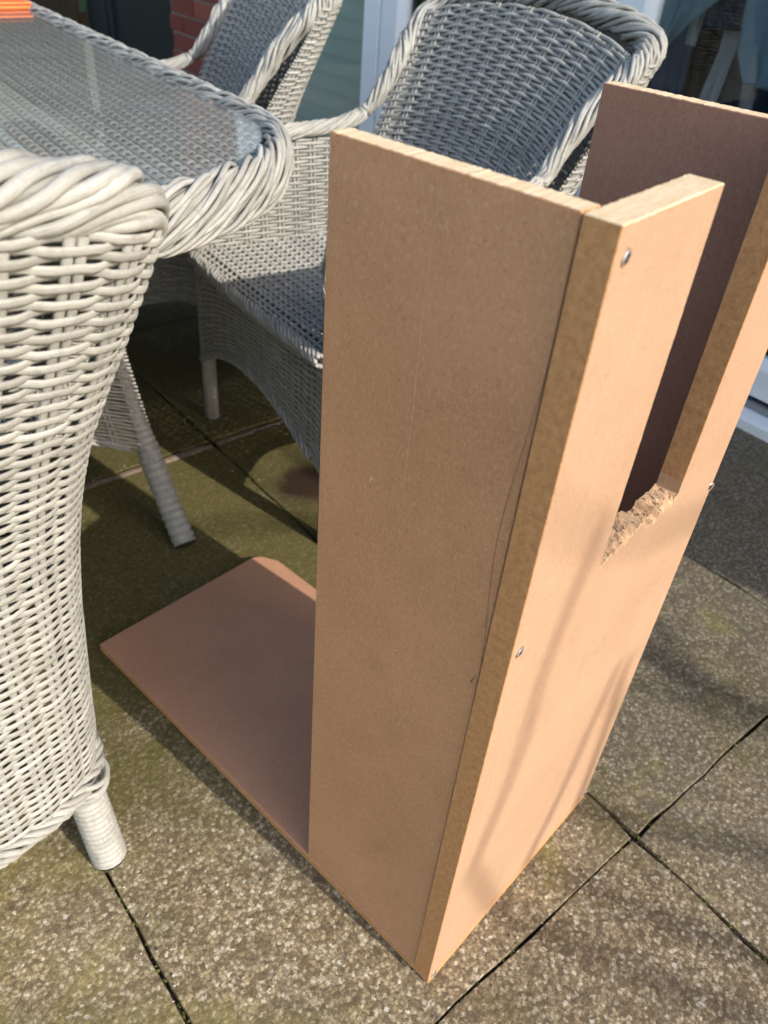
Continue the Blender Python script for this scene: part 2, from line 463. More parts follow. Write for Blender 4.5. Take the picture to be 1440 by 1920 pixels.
def braid_strands(path, up, ra, rb, count, pitch, r, closed=False, wob=0.0028, seed=0, sides=6):
    """helical strands laid round an elliptical core along path; yields (points, normals)"""
    rg = np.random.default_rng(seed)
    P = np.asarray(path); n = len(P)
    if closed: T = np.roll(P, -1, 0) - np.roll(P, 1, 0)
    else: T = np.gradient(P, axis=0)
    T /= np.linalg.norm(T, axis=1, keepdims=True)
    U = np.broadcast_to(np.asarray(up, float), P.shape)
    U = U - (U * T).sum(1, keepdims=True) * T
    U /= np.linalg.norm(U, axis=1, keepdims=True)
    B = np.cross(T, U)
    d = np.r_[0, np.cumsum(np.linalg.norm(np.diff(P, axis=0), axis=1))]
    L = d[-1] + (np.linalg.norm(P[0] - P[-1]) if closed else 0)
    turns = L / pitch
    if closed: turns = round(turns)
    ra = np.broadcast_to(np.asarray(ra, float), (n,)); rb = np.broadcast_to(np.asarray(rb, float), (n,))
    for k in range(count):
        ph = k / count * 2 * math.pi + rg.uniform(-.12, .12)
        wv = 0.10 * np.sin(d / L * 2 * math.pi * abs(round(turns * 2.0)) + rg.uniform(0, 6.3))
        a = d / L * turns * 2 * math.pi + ph + wv
        lift = 1 + wob / 0.02 * np.sin(d / L * 2 * math.pi * abs(round(turns * 3)) + rg.uniform(0, 6.3))
        Nn = np.cos(a)[:, None] * U + np.sin(a)[:, None] * B
        Q = P + (np.cos(a) * ra * lift)[:, None] * U + (np.sin(a) * rb * lift)[:, None] * B
        yield Q, Nn

def surf_normals(S, t, v, e=1e-3):
    du = S(t + e, v) - S(t - e, v)
    dv = S(t, v + e) - S(t, v - e)
    n = np.cross(du, dv)
    return n / (np.linalg.norm(n, axis=1, keepdims=True) + 1e-12)

def weave_rows(S, nrow, nst, sign=1.0, amp=0.0042, rn=0.0026, rb=0.0036, per=5, v0=0.0, v1=1.0, jit=0.0006, sides=6, t0=0.0, t1=1.0, seed=1):
    rg = np.random.default_rng(seed)
    t = np.linspace(t0, t1, nst * per + 1)
    out = []
    for r in range(nrow):
        v = v0 + (v1 - v0) * (r + 0.5) / nrow
        tc = np.clip(t, 1e-3, 1 - 1e-3)
        vv = np.full_like(t, np.clip(v, 2e-3, 1 - 2e-3))
        P = S(tc, vv)
        N = surf_normals(S, tc, vv) * sign
        s = np.sin(math.pi * nst * (t - t0) / (t1 - t0))
        wv = np.tanh(1.9 * s) / math.tanh(1.9) * (1 if r % 2 == 0 else -1)
        j = rg.normal(0, jit, len(t)); j = np.convolve(j, np.ones(5) / 5, 'same') * 2.0
        P = P + N * (amp * wv)[:, None] + np.array([0, 0, 1.0]) * j[:, None]
        out.append((P, N, float(np.clip(rg.normal(0.55, 0.22), 0, 1))))
    return out
def weave_stakes(S, nst, sign=1.0, gap=0.0042, nv=26, t0=0.0, t1=1.0, v0=0.0, v1=1.0):
    out = []
    v = np.linspace(v0, v1, nv)
    vc = np.clip(v, 2e-3, 1 - 2e-3)
    for k in range(nst):
        tt = t0 + (t1 - t0) * (k + 0.5) / nst
        tc = np.full_like(v, tt)
        P = S(tc, vc); N = surf_normals(S, tc, vc) * sign
        U = S(np.minimum(tc + 1e-3, .999), vc) - S(np.maximum(tc - 1e-3, .001), vc)
        U /= np.linalg.norm(U, axis=1, keepdims=True) + 1e-12
        for sgn in (-1, 1):
            out.append((P + U * sgn * gap, N))
    return out

# ------------------------------------------------------------------ ground and paving
gg = Geo(); gg.grid(np.array([[(x, y, -0.06) for y in (-60, 60)] for x in (-60, 60)], float), flip=True)
ground = gg.build('ground', MAT_LAWN, smooth=False); ground['kind'] = 'structure'

SL_A = math.radians(-8.0)
e1 = np.array([math.cos(SL_A), math.sin(SL_A)]); e2 = np.array([-math.sin(SL_A), math.cos(SL_A)])
patio = bpy.data.objects.new('patio', None); COL.objects.link(patio); patio['kind'] = 'structure'
bed = Geo()
A0, A1, B0, B1 = -2.66, 1.6, -1.85, 5.4
bed.grid(np.array([[np.r_[a * e1 + b * e2, -0.011] for b in np.linspace(B0, B1, 12)] for a in np.linspace(A0, A1, 10)]), flip=True)
bo = bed.build('joint_bed', MAT_JOINT, patio, smooth=False)
def slab_mesh(w, h, rg, j0):
    g = Geo(); n = 14
    hx, hy = w / 2 - j0, h / 2 - j0
    loop = []
    for s in range(n): loop.append((-hx + 2 * hx * s / n, -hy))
    for s in range(n): loop.append((hx, -hy + 2 * hy * s / n))
    for s in range(n): loop.append((hx - 2 * hx * s / n, hy))
    for s in range(n): loop.append((-hx, hy - 2 * hy * s / n))
    loop = np.array(loop)
    loop += rg.normal(0, 0.0012, loop.shape) ; loop *= 1 - (rg.random((len(loop), 1)) < 0.07) * rg.uniform(0.002, 0.010, (len(loop), 1))
    for c in (0, n, 2 * n, 3 * n): loop[c] *= (1 - rg.uniform(0.002, 0.008))
    m = len(loop)
    rings = []
    for k, (sc, z) in enumerate(((1.0, -0.045), (1.0, -0.0045), (0.9975, -0.0007), (0.9945, 0.0))):
        zz = np.full(m, z) + (rg.normal(0, 0.0004, m) if 0 < k < 3 else 0)
        rings.append(np.c_[loop * sc, zz])
    R = np.array(rings)
    V = np.concatenate([R.reshape(-1, 3), [[0, 0, 0.0]]])
    i = np.arange(4 * m).reshape(4, m)
    f = []
    for k in range(3):
        a = i[k]; b = i[k + 1]
        f += np.stack([a, np.roll(a, -1), np.roll(b, -1), b], 1).tolist()
    g.add(V, np.array(f))
    top = i[3]
    g.f.append(np.stack([top, np.roll(top, -1), np.full(m, 4 * m)], 1)); g.mi.append(np.zeros(m, int))
    return g
srg = np.random.default_rng(11)
for ia in range(-5, 3):
    for ib in range(-3, 9):
        a = 0.36 + 0.6 * ia - 0.3; b = -0.035 + 0.6 * ib + 0.3
        # the joint row beyond the board is wide and mortared
        h, bo_ = 0.6, 0.0
        if ib == 1: h, bo_ = 0.575, -0.0125
        me = slab_mesh(0.6, h, srg, 0.0014)
        o = me.build('slab', MAT_SLAB, patio, smooth=False)
        p = a * e1 + (b + bo_) * e2
        o.location = (p[0], p[1], srg.uniform(-0.002, 0.001))
        o.rotation_euler = (srg.normal(0, 0.0015), srg.normal(0, 0.0015), SL_A + srg.normal(0, 0.0015))
# mortar bands in the wide joint
mb = Geo()
for ia in range(-4, 3):
    a0 = 0.36 + 0.6 * ia - 0.6 + 0.006; a1 = a0 + 0.588
    nn = 30
    aa = np.linspace(a0, a1, nn)
    lo = -0.035 + 1.2 - 0.029 + srg.normal(0, 0.0012, nn); hi = -0.035 + 1.2 + 0.003 + srg.normal(0, 0.0012, nn)
    rows = []
    for f_, z in ((0.0, -0.012), (0.12, -0.0035), (0.5, -0.0018), (0.88, -0.0035), (1.0, -0.012)):
        bb = lo + (hi - lo) * f_
        rows.append(np.array([np.r_[x * e1 + y * e2, z + srg.normal(0, .0006)] for x, y in zip(aa, bb)]))
    mb.grid(np.array(rows), flip=True)
mb.build('mortar_band', MAT_MORTAR_PINK, patio)

gr = np.random.default_rng(31)
OCT = np.array([(1, 0, 0), (-1, 0, 0), (0, 1, 0), (0, -1, 0), (0, 0, 1), (0, 0, -1)], float)
OCF = np.array([(0, 2, 4), (2, 1, 4), (1, 3, 4), (3, 0, 4), (2, 0, 5), (1, 2, 5), (3, 1, 5), (0, 3, 5)])
def crumbs(name, mat, n, near_joint, r0, r1, zoff, flat, area):
    g = Geo()
    for _ in range(n):
        a = gr.uniform(*area[0]); b = gr.uniform(*area[1])
        if near_joint:
            if gr.random() < .5: a = 0.36 + 0.6 * round((a - .36) / .6) + gr.normal(0, near_joint)
            else: b = -0.035 + 0.6 * round((b + .035) / .6) + gr.normal(0, near_joint)
        p = a * e1 + b * e2
        if -0.01 < p[0] < .36 and -0.01 < p[1] < .72: continue
        r = gr.uniform(r0, r1)
        V = (OCT + gr.normal(0, .18, OCT.shape)) * np.array([r * gr.uniform(.8, 1.5), r, r * flat])
        th = gr.uniform(0, 6.3); c_, s_ = math.cos(th), math.sin(th)
        V = np.c_[V[:, 0] * c_ - V[:, 1] * s_, V[:, 0] * s_ + V[:, 1] * c_, V[:, 2]]
        g.add(V + np.array([p[0], p[1], zoff]), OCF, tone=gr.random())
    o = g.build(name, mat, None, smooth=False); o['kind'] = 'stuff'
    return o
def crumb_mat(name, a, b):
    m = Mat(name, 0.9, 0, 0.2); m.base(m.mix(a, b, m.attr('tone'))); return m.m
gt = crumbs('grit', crumb_mat('pale_grit', (0.12, 0.09, 0.06, 1), (0.55, 0.50, 0.40, 1)), 900, 0.012, .0006, .0019, .0006, .8, ((-.9, 1.3), (-1.0, 1.4)))
gt['label'] = 'pale sandy grit gathered along the paving joints'
ms = crumbs('moss', crumb_mat('dark_moss', (0.03, 0.035, 0.008, 1), (0.09, 0.10, 0.02, 1)), 1500, 0.0016, .0014, .0034, -.0035, .7, ((-.9, 1.3), (-1.0, 1.9)))
ms['label'] = 'dark green moss growing in the paving joints'

# ------------------------------------------------------------------ house
WD = math.radians(9.0)
house = thing('house', 'red brick house with white framed glazed patio doors behind the chairs', 'house', (1.62, 0.26, 0), math.pi / 2 - WD)
# local axes: x along the wall (away from the camera), y out towards the patio
def hbox(name, lo, hi, mat, parent, bw=0.0, smooth=False):
    g = Geo(); g.box(lo, hi); o = g.build(name, mat, parent, smooth=smooth)
    if bw: bevel(o, bw)
    return o
D0, D1 = -0.21, 2.67
LW = 0.96
sill = hbox('sill', (D0 - .03, -0.12, -0.02), (D1 + .03, 0.045, 0.028), MAT_UPVC, house, 0.006)
hbox('track', (D0, -0.10, 0.028), (D1, -0.012, 0.048), MAT_ALU, house, 0.003)
for k in range(3):
    x0 = D0 + k * LW + 0.004; x1 = x0 + LW - 0.008
    door = part('door', house)
    y0, y1 = -0.085, -0.02
    zb, zt = 0.058, 1.96
    st = 0.088
    for nm, lo, hi in (('stile', (x0, y0, zb), (x0 + st, y1, zt)), ('stile', (x1 - st, y0, zb), (x1, y1, zt)),
                       ('rail', (x0 + st, y0 + .001, zb), (x1 - st, y1 - .001, zb + .075)), ('rail', (x0 + st, y0 + .001, zt - .09), (x1 - st, y1 - .001, zt))):
        hbox(nm, lo, hi, MAT_UPVC, door, 0.004)
    # sloping glazing bead
    gx0, gx1, gz0, gz1 = x0 + st, x1 - st, zb + .075, zt - .09
    bd = Geo(); w_ = 0.022
    o4 = [(gx0, gz0), (gx1, gz0), (gx1, gz1), (gx0, gz1)]
    i4 = [(gx0 + w_, gz0 + w_), (gx1 - w_, gz0 + w_), (gx1 - w_, gz1 - w_), (gx0 + w_, gz1 - w_)]
    V = [(x, y1 - .003, z) for x, z in o4] + [(x, y1 - .022, z) for x, z in i4] + [(x, y1 - .045, z) for x, z in i4]
    f = []
    for i in range(4):
        j = (i + 1) % 4
        f += [(j, i, 4 + i, 4 + j), (4 + j, 4 + i, 8 + i, 8 + j)]
    bd.add(V, f); bd.build('glazing_bead', MAT_UPVC, door, smooth=False)
    gk = Geo()
    for z_ in (0, 1):
        pass
    hbox('pane', (gx0 + w_ - .004, -0.060, gz0 + w_ - .004), (gx1 - w_ + .004, -0.054, gz1 - w_ + .004), MAT_PANE, door)
    if k < 2:
        hbox('gasket', (x1 - .001, -0.08, zb), (x1 + .009, -0.032, zt), MAT_GASKET, door)
hbox('gasket', (D0, -0.09, 0.046), (D1, -0.035, 0.060), MAT_GASKET, house)
# jambs and head
hbox('door_frame', (D1, -0.11, 0.0), (D1 + .035, -0.005, 2.03), MAT_UPVC, house, 0.004)
hbox('door_frame', (D0 - .035, -0.11, 0.0), (D0, -0.005, 2.03), MAT_UPVC, house, 0.004)
hbox('door_frame', (D0, -0.11, 1.966), (D1, -0.005, 2.03), MAT_UPVC, house, 0.004)
# brick pier beside the doors: each brick a piece of its own
PX0, PX1 = 2.71, 3.285
wall = hbox('wall', (PX0 + .004, -0.21, -0.02), (PX1 - .006, -0.007, 2.03), MAT_MORTAR, house)
bmesh_cache = {}
def brick_mesh(L, seed):
    key = (round(L, 3), seed)
    if key in bmesh_cache: return bmesh_cache[key]
    rg = np.random.default_rng(seed)
    g = Geo()
    n = 4
    hx, hz = L / 2, 0.0325
    loop = [(-hx, -hz), (-hx / 3, -hz), (hx / 3, -hz), (hx, -hz), (hx, hz), (hx / 3, hz), (-hx / 3, hz), (-hx, hz)]
    loop = np.array(loop) + rg.normal(0, 0.0009, (8, 2))
    r0 = np.c_[loop[:, 0], np.full(8, -0.05), loop[:, 1]]
    r1 = np.c_[loop[:, 0], np.full(8, -0.002), loop[:, 1]]
    r2 = np.c_[loop[:, 0] * 0.975, np.full(8, 0.0), loop[:, 1] * 0.93]
    V = np.concatenate([r0, r1, r2])
    i = np.arange(24).reshape(3, 8)
    f = []
    for k in range(2):
        f += np.stack([i[k], i[k + 1], np.roll(i[k + 1], -1), np.roll(i[k], -1)], 1).tolist()
    g.add(V, np.array(f))
    cap = i[2]
    g.f.append(np.array([[cap[0], cap[7], cap[6], cap[1]], [cap[1], cap[6], cap[5], cap[2]], [cap[2], cap[5], cap[4], cap[3]]])); g.mi.append(np.zeros(3, int))
    bmesh_cache[key] = g.mesh('brick', [MAT_BRICK], False)
    return bmesh_cache[key]
nb = 0
for c in range(27):
    z = 0.0375 + 0.075 * c
    x = PX0 - (0.1125 if c % 2 else 0.0)
    while x < PX1 - 0.02:
        a = max(x, PX0); b = min(x + 0.215, PX1)
        if b - a > 0.03:
            o = bpy.data.objects.new('brick', brick_mesh(b - a, nb % 5)); COL.objects.link(o)
            o.parent = wall; o.location = ((a + b) / 2, 0.001 + random.uniform(-.001, .001), z)
            nb += 1
        x += 0.225
# head courses, eaves and roof slope (above the picture; they shade the strip of paving beside the doors)
hbox('lintel_wall', (-3.0, -0.23, 2.032), (6.5, 0.0, 2.11), MAT_BRICK, house)
hbox('side_wall', (-3.0, -0.23, -0.02), (D0 - .037, 0.0, 2.031), MAT_BRICK, house)
hbox('fascia', (-3.1, -0.02, 2.112), (6.6, 0.03, 2.20), MAT_UPVC, house, 0.004)
rf = Geo(); rf.grid(np.array([[(-3.1, 0.05, 2.21), (6.6, 0.05, 2.21)], [(-3.1, -3.6, 4.6), (6.6, -3.6, 4.6)]]))
rf.grid(np.array([[(-3.1, 0.05, 2.19), (6.6, 0.05, 2.19)], [(-3.1, -3.6, 4.56), (6.6, -3.6, 4.56)]]), flip=True)
rf.build('roof', MAT_ROOF, house, smooth=False)
# the dim room behind the glass
rm = Geo()
rx0, rx1, ry0, ry1 = -0.6, 2.68, -3.2, -0.125
rm.grid(np.array([[(rx0, ry0, 0), (rx1, ry0, 0)], [(rx0, ry0, 2.3), (rx1, ry0, 2.3)]]))
rm.grid(np.array([[(rx1, ry0, 0), (rx1, ry1, 0)], [(rx1, ry0, 2.3), (rx1, ry1, 2.3)]]))
rm.grid(np.array([[(rx0, ry1, 0), (rx0, ry0, 0)], [(rx0, ry1, 2.3), (rx0, ry0, 2.3)]]))
rm.grid(np.array([[(rx0, ry0, 2.3), (rx1, ry0, 2.3)], [(rx0, ry1, 2.3), (rx1, ry1, 2.3)]]))
rm.build('room_wall', MAT_ROOM, house, smooth=False)
fl = Geo(); fl.grid(np.array([[(rx0, ry0, 0.012), (rx1, ry0, 0.012)], [(rx0, ry1, 0.012), (rx1, ry1, 0.012)]]))
fl.build('room_floor', MAT_ROOM_FLOOR, house, smooth=False)
# dark side door beyond the pier
sd = part('door', house, 'dark slate coloured side door')
hbox('door_leaf', (3.33, -0.16, 0.02), (4.23, -0.115, 1.98), MAT_DARK_DOOR, sd, 0.004)
for (a, b) in ((3.285, 3.33), (4.23, 4.275)):
    hbox('door_frame', (a, -0.18, 0.0), (b, -0.09, 2.03), MAT_DARK_DOOR, sd, 0.003)
hbox('threshold', (3.285, -0.18, -0.02), (4.275, -0.06, 0.019), MAT_ALU, sd)
hbox('door_side_panel', (4.278, -0.23, -0.02), (4.55, -0.08, 2.031), MAT_DARK_DOOR, house)

nbr = thing('unseen_reflection_blocker', 'unseen dark house end added to darken the table glass reflection', 'house', (0.6, 10.5, 0), math.radians(-6))  # unseen house end, added to darken what the table glass reflects
hbox('wall', (-6.0, 0.0, -0.06), (5.0, 6.0, 5.2), MAT_BLOCKER, nbr)
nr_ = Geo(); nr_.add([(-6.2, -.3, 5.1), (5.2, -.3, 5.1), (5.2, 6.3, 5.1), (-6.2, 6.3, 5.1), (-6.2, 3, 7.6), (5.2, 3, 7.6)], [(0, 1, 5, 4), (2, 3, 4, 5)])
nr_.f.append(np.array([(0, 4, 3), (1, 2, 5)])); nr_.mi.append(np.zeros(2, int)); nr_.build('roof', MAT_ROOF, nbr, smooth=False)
HM = Matrix.Translation((1.62, 0.26, 0)) @ Matrix.Rotation(math.pi / 2 - WD, 4, 'Z')
def hw(x, y, z):
    return HM @ Vector((x, y, z))

# blind behind the far leaf
blind = thing('window_blind', 'pale slatted blind closed behind the glass between the two chair backs', 'blind', hw(2.19, -0.13, 0), math.pi / 2 - WD)
for i in range(30):
    z = 0.09 + i * 0.066
    g = Geo()
    y = np.array([-0.0018, -0.0010, 0.0, 0.0008, 0.0040]); zz = np.array([-0.034, -0.018, 0.0, 0.026, 0.0345])
    g.grid(np.array([[(x, yy, q) for x in (-0.44, 0.44)] for yy, q in zip(y, zz)]))
    g.grid(np.array([[(x, yy - .0012, q) for x in (-0.44, 0.44)] for yy, q in zip(y, zz)]), flip=True)
    o = g.build('slat', MAT_BLIND, blind); o.location = (0, 0, z)
hr = Geo(); hr.box((-0.44, -0.02, 2.07), (0.44, 0.02, 2.11)); hr.build('head_rail', MAT_BLIND, blind)

# garden fence beyond the house corner
fence = thing('fence', 'dark brown vertical board garden fence beyond the side door', 'fence', hw(4.56, -0.02, 0), math.pi / 2 - WD)
for i in range(22):
    g = Geo(); g.box((0, -0.012, 0.02), (0.118, 0.012, 1.75))
    o = g.build('board', MAT_FENCE, fence, smooth=False); o.location = (i * 0.124, random.uniform(-.004, .004), 0)
for z in (0.3, 1.0, 1.6):
    g = Geo(); g.box((0, -0.06, z), (2.73, -0.017, z + .07)); g.build('rail', MAT_FENCE, fence, smooth=False)

# ------------------------------------------------------------------ laundry on an airer inside the doors
airer = thing('clothes_airer', 'white folding clothes airer hung with laundry inside the patio door', 'airer', hw(0.72, -0.62, 0.012), math.pi / 2 - WD)
for yy in (-0.16, -0.05, 0.06, 0.17):
    g = Geo(); g.tube([(-0.5, yy, 1.06), (0.5, yy, 1.06)], (0, 0, 1), .005, .005, 8); g.build('rail', MAT_UPVC, airer)
for xx in (-0.5, 0.5):
    g = Geo(); g.tube([(xx, -0.17, 1.06), (xx, 0.18, 1.06)], (0, 0, 1), .006, .006, 8); g.build('end_bar', MAT_UPVC, airer)
    for s in (-1, 1):
        g = Geo(); g.tube([(xx, -0.17 * s, 1.055), (xx, 0.25 * s, 0.0)], (1, 0, 0), .007, .007, 8); g.build('leg', MAT_UPVC, airer)
def garment(name, label, cat, rail_y, left, right, mat, folds, amp, seed):
    """cloth hung over a rail: left/right are lists of (x, z) down each side"""
    rg = np.random.default_rng(seed)
    n, m = 28, 30
    L = np.array(left); Rr = np.array(right)
    tl = np.linspace(0, 1, len(L)); tr = np.linspace(0, 1, len(Rr)); t = np.linspace(0, 1, n)
    lx, lz = np.interp(t, tl, L[:, 0]), np.interp(t, tl, L[:, 1])
    rx, rz = np.interp(t, tr, Rr[:, 0]), np.interp(t, tr, Rr[:, 1])
    s = np.linspace(0, 1, m)
    X = lx[:, None] + (rx - lx)[:, None] * s; Z = lz[:, None] + (rz - lz)[:, None] * s
    ph = rg.uniform(0, 6.3, 3)
    Y = rail_y + 0.008 + amp * (0.15 + t[:, None]) * (np.sin(s * folds * 6.28 + ph[0] + 1.2 * t[:, None]) + 0.5 * np.sin(s * folds * 14 + ph[1] - 2 * t[:, None]))
    g = Geo(); g.grid(np.stack([X, Y, Z], 2))
    o = g.build(name, mat, None)
    o.location = hw(0.72, -0.62, 0.0); o.rotation_euler = (0, 0, math.pi / 2 - WD)
    sm = o.modifiers.new('thickness', 'SOLIDIFY'); sm.thickness = 0.003
    tag(o, label, cat, 'laundry hanging inside the patio door')
    return o
garment('shirt', 'grey blue shirt hanging nearest the chair, its hem ending in a point', 'shirt', 0.175, [(.20, 1.07), (.20, .84), (.178, .757), (.150, .720)], [(-.03, 1.07), (.0, .865), (.070, .80), (.142, .718)], MAT_SHIRT, 1.3, .010, 1)
garment('shirt', 'wide grey blue shirt hanging at the right edge of the glass', 'shirt', 0.175, [(-.07, 1.07), (-.085, .84), (-.105, .74), (-.145, .676)], [(-.46, 1.07), (-.44, .9), (-.40, .74), (-.30, .67)], MAT_SHIRT, 2.0, .012, 2)
garment('jeans', 'dark denim jeans hanging folded between the two grey blue shirts', 'jeans', 0.12, [(.12, 1.07), (.10, .92), (.085, .83), (.045, .785)], [(-.13, 1.07), (-.11, .92), (-.10, .84), (-.08, .79)], MAT_DENIM, 1.5, .010, 3)
garment('trousers', 'faded navy trouser leg hanging low behind the first shirt', 'trousers', -0.045, [(.34, 1.07), (.31, .8), (.30, .55), (.29, .35)], [(.22, 1.07), (.19, .8), (.18, .55), (.17, .35)], MAT_NAVY, 1.0, .010, 4)
garment('trousers', 'dark denim trousers hanging behind the pale sleeves', 'trousers', -0.16, [(.20, 1.07), (.17, .8), (.16, .5), (.15, .3)], [(-.35, 1.07), (-.35, .8), (-.34, .5), (-.34, .3)], MAT_DENIM, 3.0, .012, 5)
garment('sleeve_top', 'pale grey long sleeve dangling beneath the dark jeans', 'top', 0.10, [(.005, .80), (.005, .73), (.025, .61), (.05, .50)], [(-.055, .80), (-.05, .73), (-.035, .61), (-.02, .50)], MAT_PALE, .8, .006, 6)
garment('sleeve_top', 'pale grey sleeve dangling just left of the wide shirt', 'top', 0.10, [(-.085, .80), (-.088, .72), (-.108, .60), (-.11, .50)], [(-.135, .80), (-.14, .72), (-.155, .60), (-.16, .50)], MAT_PALE, .8, .006, 7)
garment('sock', 'small pale grey sock pegged beside the first shirt', 'sock', 0.14, [(.10, .85), (.098, .80), (.098, .735)], [(.055, .85), (.06, .80), (.062, .735)], MAT_PALE, .6, .004, 8)

# ------------------------------------------------------------------ wicker chairs
SIDE_Z = [0, .16, .205, .25, .317, .385, .45, .50, .55, .59, .64, .678, .716, .752, .785, .816, .85]
SIDE_X = [0.0, .039, .0434, .0454, .0495, .0542, .0572, .0603, .066, .0691, .0744, .083, .0919, .0984, .1053, .111, .114]
LEAN_Z = [0, .15, .4, .55, .7, .85, .9]
LEAN_Y = [0, 0, .014, .035, .084, .14, .16]
def c_hw(z): return 0.20 + np.interp(z, SIDE_Z, SIDE_X)
def c_lean(z): return np.interp(z, LEAN_Z, LEAN_Y)
def c_dp(z): return np.interp(z, [.1, .4, .6, .75, .85], [.13, .125, .10, .065, .05])
NSE = 3.2
def shell_plan(phi, z):
    s, c = np.sin(phi), np.cos(phi)
    h = c_hw(z)
    x = h * np.sign(s) * np.abs(s) ** (2 / NSE)
    y = -c_lean(z) + c_dp(z) - (c_dp(z) + 0.022) * np.maximum(c, 0) ** (2 / NSE)
    return x, y
_ph = np.linspace(-math.pi / 2, math.pi / 2, 801)
_x, _y = shell_plan(_ph, np.full_like(_ph, 0.5))
_d = np.r_[0, np.cumsum(np.hypot(np.diff(_x), np.diff(_y)))]; _d /= _d[-1]
def S_shell(t, v):
    z0 = 0.155 + v * (0.825 - 0.155)
    phi = np.interp(t, _d, _ph)
    x, y = shell_plan(phi, z0)
    A = 0.013 + 0.032 * z0
    return np.stack([x, y, z0 + A * (1 - (x / c_hw(z0)) ** 2)], -1)
def in_y(z): return np.interp(z, [.38, .42, .55, .65, .75, .85], [.12, .105, .055, .01, -.045, -.105])
def S_inner(t, v):
    z0 = 0.40 + v * (0.83 - 0.40)
    q = 2 * t - 1
    h = c_hw(z0) - 0.020
    x = -q * h
    y = in_y(z0) + 0.055 * np.abs(q) ** 3.5 * np.interp(z0, [.4, .83], [1.0, .55])
    A = 0.013 + 0.032 * z0
    return np.stack([x, y, z0 + A * (1 - q ** 2)], -1)
def S_arm_out(sgn):
    def S(t, v):
        y = 0.10 + t * (0.49 - 0.10)
        zb = 0.155 + 0.075 * np.sin(np.clip(t, 0, 1) * math.pi)
        z = zb + v * (0.60 - zb)
        xr = c_hw(z)
        xf = 0.270 + 0.008 * np.clip((z - .35) / .25, 0, 1)
        x = xr + (xf - xr) * t + 0.012 * np.sin(np.clip(t, 0, 1) * math.pi)
        return np.stack([sgn * x, y + 0 * v, z], -1)
    return S
def S_arm_in(sgn):
    def S(t, v):
        y = 0.05 + t * (0.475 - 0.05)
        z = 0.40 + v * (0.60 - 0.40)
        x = 0.222 + 0.028 * t + 0.020 * v + 0 * y
        return np.stack([sgn * x, y + 0 * v, z], -1)
    return S
def S_front(t, v):
    x = (2 * t - 1) * 0.265
    zb = 0.16 + 0.095 * (1 - (2 * t - 1) ** 2)
    z = zb + v * (0.405 - zb)
    y = 0.492 + 0.012 * (1 - (2 * t - 1) ** 2) + 0 * v
    return np.stack([-x, y, z], -1)
def S_seat(t, v):
    y = 0.07 + v * (0.50 - 0.07)
    hwid = 0.225 + 0.035 * v
    x = (2 * t - 1) * hwid
    z = 0.412 - 0.012 * np.sin(np.clip(v, 0, 1) * math.pi) * (1 - (2 * t - 1) ** 2) - 0.012 * np.clip((v - .9) / .1, 0, 1) ** 2
    return np.stack([x, y, z], -1)

def rope(g_or_list, path, up, ra, rb, count, pitch, r, seed, sides=6, closed=False, tone=(0.5, 0.2), collect=None):
    rg = np.random.default_rng(seed + 100)
    for Q, N in braid_strands(path, up, ra, rb, count, pitch, r, closed, seed=seed):
        tn = float(np.clip(rg.normal(*tone), 0, 1))
        if collect is not None:
            collect.append((Q, N, r, tn))
        else:
            g_or_list.tube(Q, N, r * .85, r, sides, closed=closed, tone=tn)

RIM_PTS = [(.266, .490, .50), (.270, .484, .585), (.272, .44, .612), (.278, .30, .615), (.278, .16, .622), (.272, .085, .645), (.268, .035, .70),
           (.276, -.012, .76), (.291, -.058, .802), (.288, -.100, .838), (.250, -.125, .857), (.14, -.143, .874), (0, -.151, .884)]
RIM = np.array(RIM_PTS + [(-x, y, z) for x, y, z in RIM_PTS[-2::-1]])

def leg(parent, x, y, zt, r, sx, sy, wrapped):
    z = np.linspace(0.006, zt, 60 if wrapped else 6)
    P = np.stack([x + sx * (1 - z / zt), y + sy * (1 - z / zt), z], 1)
    g = Geo()
    if wrapped:
        zz = np.linspace(0.006, zt, int(zt / 0.0012))
        P = np.stack([x + sx * (1 - zz / zt), y + sy * (1 - zz / zt), zz], 1)
        rr = r + 0.0018 * np.abs(np.sin(zz / 0.0082 * math.pi))
        g.tube(P, (1, 0, 0), rr, rr, 16, tone=0.55)
    else:
        g.tube(P, (1, 0, 0), r, r, 18, tone=0.3)
    o = g.build('leg', MAT_WICKER, parent)
    f = Geo(); f.tube([(x + sx, y + sy, 0.0005), (x + sx * .96, y + sy * .96, 0.007)], (1, 0, 0), r * .96, r * .98, 16)
    f.build('foot_cap', MAT_RUBBER, o)
    return o

